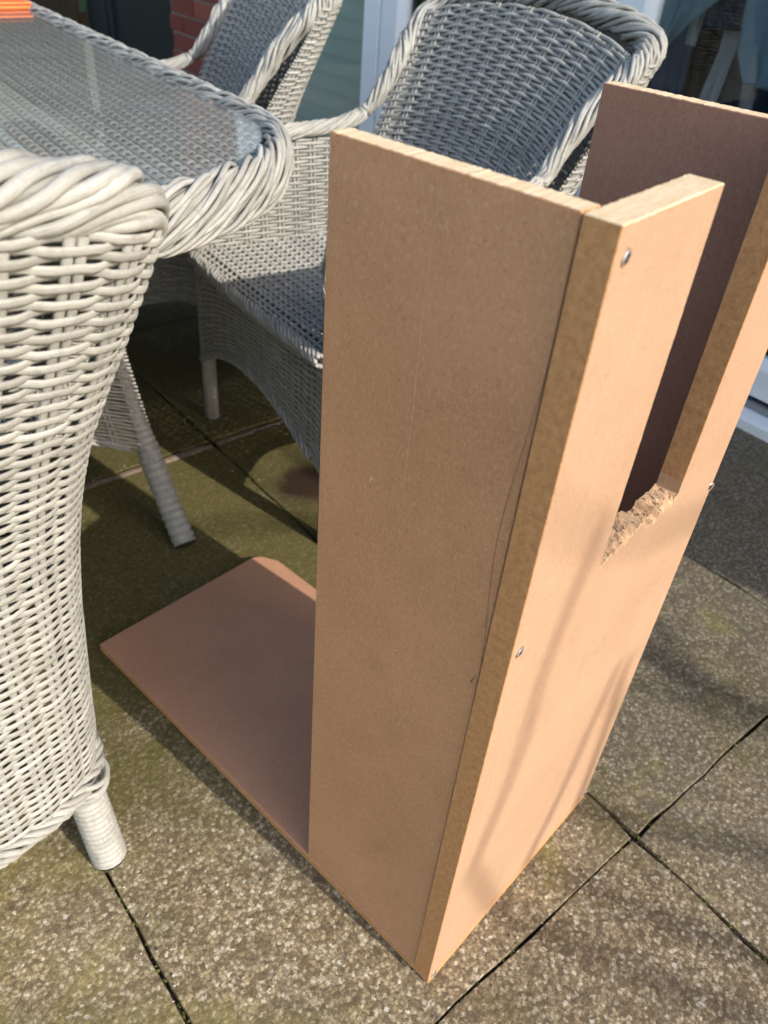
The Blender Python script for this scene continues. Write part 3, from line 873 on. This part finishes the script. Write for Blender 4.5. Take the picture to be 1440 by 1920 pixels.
def make_chair(label, loc, ang, near):
    """near: weave strands and rim canes of the back are separate pieces"""
    c = thing('wicker_armchair', label, 'chair', (loc[0], loc[1], 0), -ang, 'wicker armchairs round the table')
    per = 8 if near else 5
    sd = 8 if near else 5
    # outer shell of the back
    shell = part('back_shell', c)
    rows = weave_rows(S_shell, 114, 17, -1.0, per=per, amp=0.0024, jit=0.0005, seed=3)
    stakes = weave_stakes(S_shell, 17, -1.0, nv=24, gap=.0044)
    if near:
        for P, N, tn in rows:
            g = Geo(); g.tube(P, N, .0014, .0037, sd, tone=tn); g.build('weave_strand', MAT_WICKER, shell)
        for k, (P, N) in enumerate(stakes):
            g = Geo(); g.tube(P, N, .0026, .0038, 8, tone=.35 + .3 * random.random()); g.build('stake', MAT_STAKE, shell)
    else:
        g = Geo()
        for P, N, tn in rows: g.tube(P, N, .0014, .0037, sd, tone=tn, caps=False)
        for P, N in stakes: g.tube(P, N, .0026, .0038, 5, tone=.5, caps=False)
        g.build('weave', MAT_WICKER, shell, kind='stuff')
    # inner face
    def panel(name, S, nrow, nst, sign, amp=.0027, rn=.0015, rb=.0034, jit=.0004, seed=5, par=c, gap=.0042):
        g = Geo()
        for P, N, tn in weave_rows(S, nrow, nst, sign, per=5, amp=amp, rn=rn, rb=rb, jit=jit, seed=seed): g.tube(P, N, rn, rb, 5, tone=tn, caps=False)
        for P, N in weave_stakes(S, nst, sign, nv=14, gap=gap): g.tube(P, N, .0026, .0036, 5, tone=.45, caps=False)
        return g.build(name, MAT_WICKER, par, kind='stuff')
    panel('back_weave', S_inner, 62, 13, 1.0)
    for s in (-1, 1):
        panel('arm_outer_weave', S_arm_out(s), 66, 10, -s)
        panel('arm_inner_weave', S_arm_in(s), 30, 11, s)
    panel('front_weave', S_front, 34, 13, 1.0)
    # seat: raised ribs with bumps of strand between
    g = Geo()
    nr = 26
    v = np.linspace(0.004, .996, 16)
    for k in range(nr + 1):
        t = np.full_like(v, np.clip(k / nr, .003, .997)); P = S_seat(t, v); P[:, 2] += .0015
        g.tube(P, (0, 0, 1), .003, .0032, 5, tone=.5, caps=False)
    t = np.linspace(.003, .997, nr * 4 + 1)
    rg = np.random.default_rng(9)
    for r in range(40):
        vv = np.full_like(t, (r + .5) / 40); P = S_seat(t, vv)
        P[:, 2] += .0055 * np.abs(np.sin(math.pi * nr * t)) * (1 if r % 2 else .45) - .002
        g.tube(P, (0, 0, 1), .0028, .0046, 5, tone=float(np.clip(rg.normal(.55, .2), 0, 1)), caps=False)
    g.build('seat', MAT_WICKER, c, kind='stuff')
    # dark frame board under the weave
    lg = Geo(); lg.box((-.2, .08, .385), (.2, .47, .393)); lg.build('seat_support', MAT_LINER, c)
    # front edge roll of the seat
    g = Geo(); path = spline([(-.262, .50, .398), (0, .512, .398), (.262, .50, .398)], .012)
    rope(g, path, (0, 0, 1), .011, .010, 7, .09, .0042, 21, 5); g.build('seat_edge_braid', MAT_WICKER, c)
    # thick braided rim along arms and back
    path = spline(RIM, .008 if near else .012)
    rim = part('rim', c)
    w_ = np.clip((path[:, 2] - .66) / .14, 0, 1)
    upv = np.array([[0, -.25, 1.0]] * len(path))
    side = np.sign(path[:, 0])[:, None] * np.array([[1.0, 0, 0]])
    ctr = np.clip(1 - np.abs(path[:, 0]) / .30, 0, 1)[:, None]
    upv = np.where(path[:, 2:3] < .63, np.array([[0, 0, 1.0]]), np.array([[0, -.9, .45]]) * 1.0)
    k = np.ones(9) / 9
    upv = np.stack([np.convolve(np.pad(upv[:, i], 4, mode='edge'), k, 'valid') for i in range(3)], 1)
    ra = .012 + .009 * w_; rb = .011 + .007 * w_
    col = []
    rope(None, path, upv, ra, rb, 14, -.25, .0043, 31, tone=(.6, .2), collect=col)
    if near:
        for Q, N, r, tn in col:
            gg_ = Geo(); gg_.tube(Q, N, r * .82, r, 10, tone=tn); gg_.build('braid_strand', MAT_WICKER, rim)
    else:
        g = Geo()
        for Q, N, r, tn in col: g.tube(Q, N, r * .82, r, 6, tone=tn)
        g.build('braid', MAT_WICKER, rim, kind='stuff')
    g = Geo(); g.tube(path, upv, ra * .80, rb * .80, 10); g.build('rim_core', MAT_STAKE, rim)
    # rope along the lower edges
    tt = np.linspace(.0, 1.0, 60)
    low = S_shell(np.clip(tt, .002, .998), np.full(60, .002)) + np.array([0, 0, -.004])
    g = Geo()
    rope(g, spline(low[::4], .008), (0, 0, 1), .009, .008, 6, .10, .0042, 41, 7)
    for s in (-1, 1):
        side_low = S_arm_out(s)(np.linspace(.0, 1, 30), np.full(30, .002)) + np.array([0, 0, -.002])
        rope(g, spline(side_low[::3], .01), (0, 0, 1), .008, .007, 5, .10, .004, 43, 5)
    front_low = S_front(np.linspace(0, 1, 30), np.full(30, .002))
    rope(g, spline(front_low[::3], .01), (0, 0, 1), .008, .007, 5, .10, .004, 45, 5)
    g.build('edge_rope', MAT_WICKER, c)
    # loops of cane wound over the top of each rear leg
    for s in (-1, 1):
        g = Geo()
        for q in range(4):
            th = np.linspace(-.9, 3.9, 44)
            rx = .0235 + .0012 * q
            P = np.stack([s * (.204 + rx * np.cos(th)), .030 - .030 * np.sin(th), .140 + .0075 * q + .010 * np.cos(th * 1.0 + q)], 1)
            g.tube(P, np.stack([np.cos(th) * s, np.sin(th), 0 * th], 1), .0034, .004, 7, tone=.5)
        g.build('leg_wrap', MAT_WICKER, c)
    # legs
    for s in (-1, 1):
        leg(c, s * .200, .046, .20, .0210, s * .002, -.044, True)
        leg(c, s * .262, .480, .57, .0165, 0, 0, False)
    return c

chair_near = make_chair('large pale wicker armchair seen from behind, close up at the left edge', (-0.377, 0.408), math.radians(5), True)
chair_mid = make_chair('grey wicker armchair facing the table, directly behind the wooden stand', (0.9925, 0.8165), math.radians(-77.4), False)

def copy_tree(o, parent=None):
    n = o.copy(); COL.objects.link(n); n.parent = parent
    for ch in o.children: copy_tree(ch, n)
    return n
chair_far = copy_tree(chair_mid)
chair_far['label'] = 'farther grey wicker armchair beside the table, standing before the brick pier'
for lab, (cx_, cy_), ang_ in (('unseen wicker armchair added across the table to block sky light, nearer one', (-0.83, 1.42), 102), ('unseen wicker armchair added across the table to block sky light, farther one', (-0.66, 2.18), 102)):
    ck = copy_tree(chair_mid); ck['label'] = lab  # unseen chairs, added to block low sky light on the middle chair's front
    ck.location = (cx_, cy_, 0); ck.rotation_euler = (0, 0, -math.radians(ang_))
chair_far.location = (0.98, 1.50, 0); chair_far.rotation_euler = (0, 0, math.radians(65))

# ------------------------------------------------------------------ wicker table with glass top
TA = math.radians(12.1)
table = thing('wicker_table', 'long wicker dining table with inset glass top and thick braided rim', 'table', (0.574, 1.049, 0), -TA)
# local: x towards -u (right edge at x = 0, table at negative x), y along the table away from the camera
TCX = -0.5
def outline(a, b_near, step=0.012):
    pts = []
    v0, v1 = -0.13, 1.55
    for th in np.linspace(math.pi, 2 * math.pi, 28):
        pts.append((TCX + a * math.cos(th), v0 + b_near * math.sin(th)))
    for s in np.linspace(.08, .92, 8): pts.append((TCX + a, v0 + (v1 - v0) * s))
    for th in np.linspace(0, math.pi, 28):
        pts.append((TCX + a * math.cos(th), v1 + b_near * math.sin(th)))
    for s in np.linspace(.08, .92, 8): pts.append((TCX - a, v1 + (v0 - v1) * s))
    return np.array(pts)
TZ = 0.716
ol = outline(0.478, 0.378)
path = spline(np.c_[ol, np.full(len(ol), TZ - .030)], .010, closed=True)
rimt = part('rim', table)
g = Geo()
rg = np.random.default_rng(77)
for Q, N in braid_strands(path, (0, 0, 1), .036, .021, 24, -.42, .0040, True, seed=52):
    g.tube(Q, N, .0035, .0041, 7, closed=True, tone=float(np.clip(rg.normal(.6, .2), 0, 1)))
g.build('braid', MAT_WICKER, rimt, kind='stuff')
g = Geo(); g.tube(path, (0, 0, 1), .030, .0165, 10, closed=True); g.build('rim_core', MAT_STAKE, rimt)
# woven top below the glass
def inside_span(y, a, b):
    v0, v1 = -0.13, 1.55
    yy = v0 - y if y < v0 else (y - v1 if y > v1 else 0.0)
    k = 1 - (yy / b) ** 2
    return a * math.sqrt(k) if k > 0 else 0.0
g = Geo()
RP = 0.0205
a_, b_ = 0.470, 0.370
rg = np.random.default_rng(5)
nrib = int(2 * a_ / RP)
for k in range(nrib + 1):
    x = -a_ + k * RP
    q = b_ * math.sqrt(max(0, 1 - (x / a_) ** 2))
    ys = np.linspace(-0.13 - q, 1.55 + q, 90)
    P = np.stack([np.full(90, TCX + x), ys, np.full(90, TZ - .0095)], 1)
    if q > .01: g.tube(P, (0, 0, 1), .0028, .0026, 6, tone=float(rg.uniform(.3, .7)), caps=False)
y = -0.13 - b_ + .01
r = 0
while y < 1.55 + b_ - .01:
    h = inside_span(y, a_, b_)
    n = max(6, int(2 * h / RP * 5))
    x = np.linspace(-h, h, n)
    s = np.abs(np.sin(math.pi * (x + a_) / RP))
    z = TZ - .0150 + .0078 * s * (1.0 if r % 2 else .45)
    g.tube(np.stack([TCX + x, np.full(n, y), z], 1), (0, 0, 1), .0026, .0050, 5, tone=float(np.clip(rg.normal(.5, .2), 0, 1)), caps=False)
    y += .0118; r += 1
g.build('top_weave', MAT_WICKER, table, kind='stuff')
# glass
def slab_from_outline(pts, z0, z1):
    g = Geo(); n = len(pts)
    V = np.r_[np.c_[pts, np.full(n, z0)], np.c_[pts, np.full(n, z1)], [[pts[:, 0].mean(), pts[:, 1].mean(), z0], [pts[:, 0].mean(), pts[:, 1].mean(), z1]]]
    i = np.arange(n); j = (i + 1) % n
    g.add(V, np.stack([i, j, j + n, i + n], 1))
    g.f.append(np.r_[np.stack([i + n, j + n, np.full(n, 2 * n + 1)], 1), np.stack([j, i, np.full(n, 2 * n)], 1)]); g.mi.append(np.zeros(2 * n, int))
    return g
gl = outline(0.458, 0.358)
slab_from_outline(gl, TZ - .0045, TZ + .0005).build('glass_top', MAT_TABLE_GLASS, table, smooth=False)
slab_from_outline(outline(0.46, 0.36), TZ - .040, TZ - .022).build('top_board', MAT_STAKE, table, smooth=False)
# splayed leg pairs with a woven web between them
def leg_dv(z): return np.interp(z, [0, .06, .13, .2, .3, .45, .66], [0, .062, .125, .172, .222, .262, .285])
def pedestal(sgn, y0):
    for s in (-1, 1):
        z = np.linspace(.006, .66, 460)
        x = TCX + s * (.237 - .03 * np.clip(z / .66, 0, 1))
        P = np.stack([x, y0 + sgn * leg_dv(z), z], 1)
        rr = (.0200 + .0030 * np.abs(np.sin(z / .0105 * math.pi))) * np.interp(z, [0, .15, .22, 1], [1, 1, .55, .5])
        g = Geo(); g.tube(P, (1, 0, 0), rr, rr, 14, tone=.35)
        o = g.build('leg', MAT_WICKER, table)
        f = Geo(); f.tube([(P[0][0], P[0][1], .0005), (P[5][0], P[5][1], .008)], (1, 0, 0), .0205, .021, 14); f.build('foot_cap', MAT_RUBBER, o)
    def S(t, v):
        q = 2 * t - 1
        zb = .135 + .075 * (1 - q ** 2)
        z = zb + v * (.655 - zb)
        x = TCX + q * (.256 - .03 * np.clip(z / .66, 0, 1))
        yv = y0 + sgn * leg_dv(z) - sgn * .018 * (1 - np.abs(q) ** 8)
        return np.stack([x, yv, z], -1)
    g = Geo()
    for P, N, tn in weave_rows(S, 80, 10, 1.0, per=6, amp=.0036, seed=8): g.tube(P, N, .0023, .0028, 5, tone=tn * .8, caps=False)
    for P, N in weave_stakes(S, 10, 1.0, nv=20): g.tube(P, N, .0026, .0036, 5, tone=.4, caps=False)
    g.build('web_weave', MAT_WICKER, table, kind='stuff')
    lowp = S(np.linspace(.02, .98, 24), np.full(24, .0))
    g = Geo(); rope(g, spline(lowp[::3], .01), (0, 0, 1), .005, .004, 4, .12, .0032, 61, 5); g.build('edge_rope', MAT_WICKER, table)
pedestal(1, -0.279)
pedestal(-1, 1.70)

# orange plastic tray on the glass
tray = thing('plastic_tray', 'flat orange plastic box lying on the glass top at the far end', 'box', (0, 0, 0), 0)
tm = Matrix.Translation((0.574, 1.049, 0)) @ Matrix.Rotation(-TA, 4, 'Z')
tray.location = (0.770, 2.115, TZ + .001); tray.rotation_euler = (0, 0, math.radians(-1))
g = Geo(); g.box((-0.34, 0, 0), (0, 0.20, 0.0085)); bevel(g.build('tray_base', MAT_ORANGE, tray, smooth=False), .003)
g = Geo(); g.box((-0.343, -0.003, 0.0100), (0.003, 0.203, 0.0165)); bevel(g.build('lid', MAT_ORANGE, tray, smooth=False), .004)
g = Geo(); g.box((-0.338, 0.002, 0.0080), (-0.002, 0.198, 0.0102)); g.build('seam', MAT_RUBBER, tray, smooth=False)

# ------------------------------------------------------------------ the MDF stand
stand = thing('wooden_stand', 'tall brown MDF box stand with notched front panel on a long base board', 'stand', (0, 0, 0), 0)
BT = 0.016
def board(name, poly_xy_faces, mats, parent, smooth=False):
    pass
def panel_from_poly(name, poly, axis, d0, d1, mats, parent, edge_mi=1, face_mi=(0, 0), jitter=0.0, bev=0.0008, edge_fn=None):
    """extrude a 2-D outline (list of (a, z)) along axis; axis 'x' -> a is y, axis 'y' -> a is x, axis 'z' -> (x, y)"""
    P = np.array(poly, float); n = len(P)
    def mk(p, d):
        if axis == 'x': return np.c_[np.full(n, d), p[:, 0], p[:, 1]]
        if axis == 'y': return np.c_[p[:, 0], np.full(n, d), p[:, 1]]
        return np.c_[p[:, 0], p[:, 1], np.full(n, d)]
    me = bpy.data.meshes.new(name)
    V = np.r_[mk(P, d0), mk(P, d1)]
    faces = [list(range(n)), list(range(2 * n - 1, n - 1, -1))]
    mi = [face_mi[0], face_mi[1]]
    for i in range(n):
        j = (i + 1) % n
        faces.append([j, i, i + n, j + n])
        mi.append(edge_fn(P[i], P[j]) if edge_fn else edge_mi)
    me.from_pydata(V.tolist(), [], faces)
    for m in mats: me.materials.append(m)
    for p, k in zip(me.polygons, mi): p.material_index = k
    me.update()
    import bmesh
    bm = bmesh.new(); bm.from_mesh(me); bmesh.ops.recalc_face_normals(bm, faces=bm.faces); bm.to_mesh(me); bm.free()
    o = bpy.data.objects.new(name, me); COL.objects.link(o); o.parent = parent
    if bev: bevel(o, bev, 1)
    return o
jr = np.random.default_rng(21)
def rough_line(p, q, n, amp):
    t = np.linspace(0, 1, n, endpoint=False)[:, None]
    p = np.array(p); q = np.array(q)
    d = (q - p) / np.linalg.norm(q - p); nn = np.array([-d[1], d[0]])
    w_ = np.convolve(jr.normal(0, amp, n + 2), np.ones(3) / 3, 'valid')
    if n > 8:
        ch_ = (jr.random(n) < 0.07) * jr.uniform(0, 3.2, n) * amp
        w_ = w_ - np.abs(ch_) * (1 if amp > 0 else 0)
    w_[0] = 0
    return (p + (q - p) * t + nn * w_[:, None]).tolist()
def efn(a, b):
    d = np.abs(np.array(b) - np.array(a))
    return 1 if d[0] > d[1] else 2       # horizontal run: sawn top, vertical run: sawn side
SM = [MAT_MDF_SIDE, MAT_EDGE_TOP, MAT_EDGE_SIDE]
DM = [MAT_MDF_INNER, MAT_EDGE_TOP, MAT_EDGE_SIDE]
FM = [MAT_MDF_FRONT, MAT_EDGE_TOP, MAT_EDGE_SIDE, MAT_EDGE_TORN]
# base board with one clipped corner
base_poly = [(0.002, 0.0), (0.351, 0.0), (0.351, 0.672), (0.338, 0.700), (0.322, 0.711), (0.003, 0.712)]
panel_from_poly('base_board', base_poly, 'z', 0.0005, BT, [MAT_MDF_DARK, MAT_EDGE_SIDE], stand, edge_mi=1, bev=0.0012)
ZP = BT + .0005
lp = rough_line((0.0232, ZP), (0.210, ZP), 2, 0) + rough_line((0.210, ZP), (0.208, 0.887), 2, 0) + rough_line((0.208, 0.887), (0.0250, 0.886), 160, 0.00022) + rough_line((0.0250, 0.886), (0.0232, ZP), 40, 0.0001)
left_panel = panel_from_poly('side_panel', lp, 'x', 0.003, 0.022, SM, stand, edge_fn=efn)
left_panel['label'] = 'brown outer side panel facing the near chair'
rp = rough_line((0.0232, ZP), (0.207, ZP), 2, 0) + rough_line((0.207, ZP), (0.207, 0.8915), 2, 0) + rough_line((0.207, 0.8915), (0.0232, 0.8905), 160, 0.0002) + [(0.0232, 0.8905)]
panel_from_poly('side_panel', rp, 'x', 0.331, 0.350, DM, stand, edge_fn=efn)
# front panel with the rough sawn notch
def efn_f(a, b):
    a = np.array(a); b = np.array(b); mid = (a + b) / 2; d = np.abs(b - a)
    if 0.112 < mid[0] < 0.254 and 0.57 < mid[1] < 0.613: return 3
    return 1 if d[0] > d[1] else 2
prof_x = [.1155, .118, .1235, .130, .140, .145, .156, .160, .169, .172, .185, .187, .193, .196, .204, .207, .2165, .218, .2225, .236, .243, .2515]
prof_z = [.5985, .5980, .5955, .5985, .5960, .5995, .5985, .6025, .6005, .6040, .6030, .5995, .6015, .5955, .5910, .5930, .5925, .5985, .5975, .5990, .5965, .5995]
tg = np.random.default_rng(8)
nx_, ny_ = 210, 26
xs_ = np.linspace(.1158, .2512, nx_); ys_ = np.linspace(.0004, .0223, ny_)
def lat(n, m, fx, fy):
    a = tg.random((fx + 2, fy + 2)); u = np.linspace(0, fx, n); v = np.linspace(0, fy, m)
    iu = u.astype(int); iv = v.astype(int); fu = (u - iu)[:, None]; fv = (v - iv)[None]
    return (a[iu][:, iv] * (1 - fu) + a[iu + 1][:, iv] * fu) * (1 - fv) + (a[iu][:, iv + 1] * (1 - fu) + a[iu + 1][:, iv + 1] * fu) * fv
XX, YY = np.meshgrid(xs_, ys_, indexing='ij')
H = np.interp(XX + .22 * YY + .0015 * (lat(nx_, ny_, 20, 3) - .5), prof_x, prof_z)
H += .0010 * (lat(nx_, ny_, 120, 2) - .5) + .0034 * (lat(nx_, ny_, 44, 4) - .5)
H = np.round(H / .0013) * .0013 * .75 + H * .25 + .0003 * tg.random((nx_, ny_))
tear = np.clip(lat(nx_, 1, 40, 1)[:, 0] - .35, 0, 1)[:, None] * .012 * np.exp(-(YY / .0030))
H -= tear + .0035 * np.exp(-((XX - .1158) / .010)) * np.exp(-(YY / .009))
H = np.clip(H, .586, .607)
nb_ = [(float(xs_[k]), float(H[k, 0] - .0003)) for k in range(nx_ - 1, -1, -2)]
fp = [(0.0, ZP), (0.351, ZP)] + rough_line((0.351, ZP), (0.351, 0.892), 4, 0) + rough_line((0.351, 0.892), (0.2535, 0.8915), 80, .0002) + \
    rough_line((0.2535, 0.8915), (0.2513, 0.606), 40, .00022) + nb_ + rough_line((0.1157, float(H[0, 0])), (0.1155, 0.889), 60, .0002) + \
    rough_line((0.1155, 0.889), (0.0, 0.8865), 100, .00028) + rough_line((0.0, 0.8865), (0.0, ZP), 60, .00012)
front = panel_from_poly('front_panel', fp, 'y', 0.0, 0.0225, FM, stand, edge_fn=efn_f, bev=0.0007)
# torn fibres left in the bottom of the notch: stepped, streaked relief
g = Geo(); g.grid(np.stack([XX, YY, H], 2))
zb_ = np.minimum(H[:, -1], H[:, 0]) - .004
g.grid(np.stack([np.c_[xs_, np.full(nx_, ys_[-1]), zb_], np.c_[xs_, np.full(nx_, ys_[-1]), H[:, -1]]]), mi=0)
g.grid(np.stack([np.c_[xs_, np.full(nx_, ys_[0]), H[:, 0] - .002], np.c_[xs_, np.full(nx_, ys_[0]), H[:, 0]]]), flip=True, mi=0)
g.build('torn_edge', [MAT_EDGE_TORN, MAT_MDF_FRONT], front, smooth=False)
# screws
def screw(x, z, tilt):
    r = 0.0046
    prof = [(0.0, .0006), (r * .55, .0006), (r * .9, .0005), (r, .0002), (r * .98, -.0012)]
    g = Geo(); n = 20
    th = np.arange(n) / n * 2 * math.pi
    P = np.array([[(rr * math.cos(t), -h, rr * math.sin(t)) for t in th] for rr, h in prof])
    P = np.concatenate([P, P[:, :1]], 1)
    g.grid(P)
    o = g.build('screw', MAT_SCREW, stand, smooth=False); o.location = (x, -0.0002, z); o.rotation_euler = (tilt[0], 0, tilt[1])
    g = Geo()
    for a in (0.5, 0.5 + math.pi / 2):
        c_, s_ = math.cos(a), math.sin(a)
        L, w2 = r * .66, r * .17
        q = [(L, w2), (-L, w2), (-L, -w2), (L, -w2)]
        V = [(c_ * u - s_ * v, -.00085, s_ * u + c_ * v) for u, v in q] + [(c_ * u - s_ * v, -.0003, s_ * u + c_ * v) for u, v in q]
        g.add(V, [(0, 1, 2, 3), (0, 4, 5, 1), (1, 5, 6, 2), (2, 6, 7, 3), (3, 7, 4, 0)])
    g.build('cross_recess', MAT_SCREW_DARK, o, smooth=False)
    # splintered rim of the countersunk hole
    g = Geo(); m = 22
    th = np.arange(m) / m * 2 * math.pi
    ro = r + np.array([random.uniform(.0003, .0011) for _ in range(m)])
    P = np.array([[(r * .99 * math.cos(t), -.0001, r * .99 * math.sin(t)) for t in th], [(q * math.cos(t), -.0003, q * math.sin(t)) for q, t in zip(ro, th)]])
    g.grid(np.concatenate([P, P[:, :1]], 1)); g.build('hole_rim', MAT_EDGE_SIDE, o, smooth=False)
for x, z, t in ((0.0125, 0.868, (.06, .12)), (0.0115, 0.5735, (.03, .1)), (0.0105, 0.0165, (-.1, .1)), (0.3455, 0.563, (.05, -.3)), (0.3470, 0.016, (.1, -.3))):
    screw(x, z, t)
# pencil line on the side panel and a saw scratch on the front
def ribbon(name, pts, axis, d, wid, mat, parent):
    P = spline(np.array([(p[0], p[1], 0) for p in pts]), .004)[:, :2]
    T = np.gradient(P, axis=0); T /= np.linalg.norm(T, axis=1, keepdims=True)
    Nn = np.c_[-T[:, 1], T[:, 0]]
    wv = wid * np.array([random.uniform(.5, 1.2) for _ in P])[:, None]
    A = P + Nn * wv / 2; B = P - Nn * wv / 2
    if axis == 'x': G = np.array([np.c_[np.full(len(P), d), A], np.c_[np.full(len(P), d), B]])
    else: G = np.array([np.c_[A[:, 0], np.full(len(P), d), A[:, 1]], np.c_[B[:, 0], np.full(len(P), d), B[:, 1]]])
    g = Geo(); g.grid(G); return g.build(name, mat, parent, smooth=False)
ribbon('pencil_line', [(.0245, .800), (.0262, .775), (.0295, .735), (.0325, .694), (.0330, .655), (.0300, .612), (.0268, .578), (.0248, .545)], 'x', 0.0028, .00045, MAT_PENCIL, left_panel)
ribbon('pencil_mark', [(.0300, .520), (.0285, .526), (.0272, .531)], 'x', 0.0028, .0012, MAT_PENCIL, left_panel)
for pts_, w_ in (([(.118, .842), (.1185, .80), (.1182, .72), (.119, .66)], .0005), ([(.150, .655), (.1525, .650)], .0022), ([(.085, .43), (.092, .415), (.094, .40)], .0006),
                ([(.17, .30), (.165, .285)], .0008), ([(.06, .25), (.085, .243)], .0004), ([(.13, .52), (.126, .50)], .0005)):
    ribbon('scuff', pts_, 'x', 0.00275, w_, MAT_SCUFF, left_panel)
ribbon('saw_scratch', [(.112, .78), (.098, .70), (.078, .58), (.058, .47), (.047, .40)], 'y', -0.0002, .00035, MAT_EDGE_SIDE, front)

# ------------------------------------------------------------------ unseen bare tree, added towards the sun so its twigs shade the stand
tree = thing('added_shadow_tree', 'unseen leafless tree added to streak the stand with twig shadows', 'tree', (0.90, -4.3, -0.06), 0)
tr_ = random.Random(4)
def limb(pts, r0, r1, name, par):
    P = spline(pts, .03); g = Geo(); rr = np.linspace(r0, r1, len(P)); g.tube(P, (1, 0, 0.01), rr, rr, 8); return g.build(name, MAT_FENCE, par)
trunk = limb([(0, 0, 0), (.03, .02, .7), (-.02, .03, 1.4), (.05, .1, 2.3), (.02, .15, 3.1)], .05, .015, 'trunk', tree)
def twig(p, q, r0, r1, k=3, bend=.06):
    p = np.array(p, float); q = np.array(q, float)
    pts = [p + (q - p) * t + (np.array([tr_.uniform(-bend, bend) for _ in range(3)]) if 0 < t < 1 else 0) for t in np.linspace(0, 1, k + 1)]
    return limb(pts, r0, r1, 'branch', tree)
# branch ends are given where the low sun carries them on to the stand
def at_sun(x, z, dist):
    v = Vector((x, 0, z)) + to_sun * dist
    return (v.x - .90, v.y + 4.3, v.z + .06)
twig((.02, .06, 1.9), at_sun(.035, .22, 3.9), .012, .008)
twig(at_sun(.035, .22, 3.9), at_sun(.095, .66, 3.8), .0085, .0065, 3, .015)
twig((.04, .1, 1.7), at_sun(.33, .0, 4.0), .013, .010)
twig(at_sun(.33, .0, 4.0), at_sun(.30, .34, 3.9), .016, .008, 3, .015)
twig(at_sun(.20, .02, 4.0), at_sun(.27, .36, 3.8), .012, .006, 3, .015)
twig((.0, .03, 1.6), at_sun(.20, .02, 4.0), .014, .010)
for i in range(9):
    z = tr_.uniform(2.4, 3.0); a = tr_.uniform(0, 6.28); L = tr_.uniform(.4, .9)
    twig((.02, .08, z), (.02 + L * math.cos(a), .08 + L * math.sin(a), z + L * .8), .011, .003)
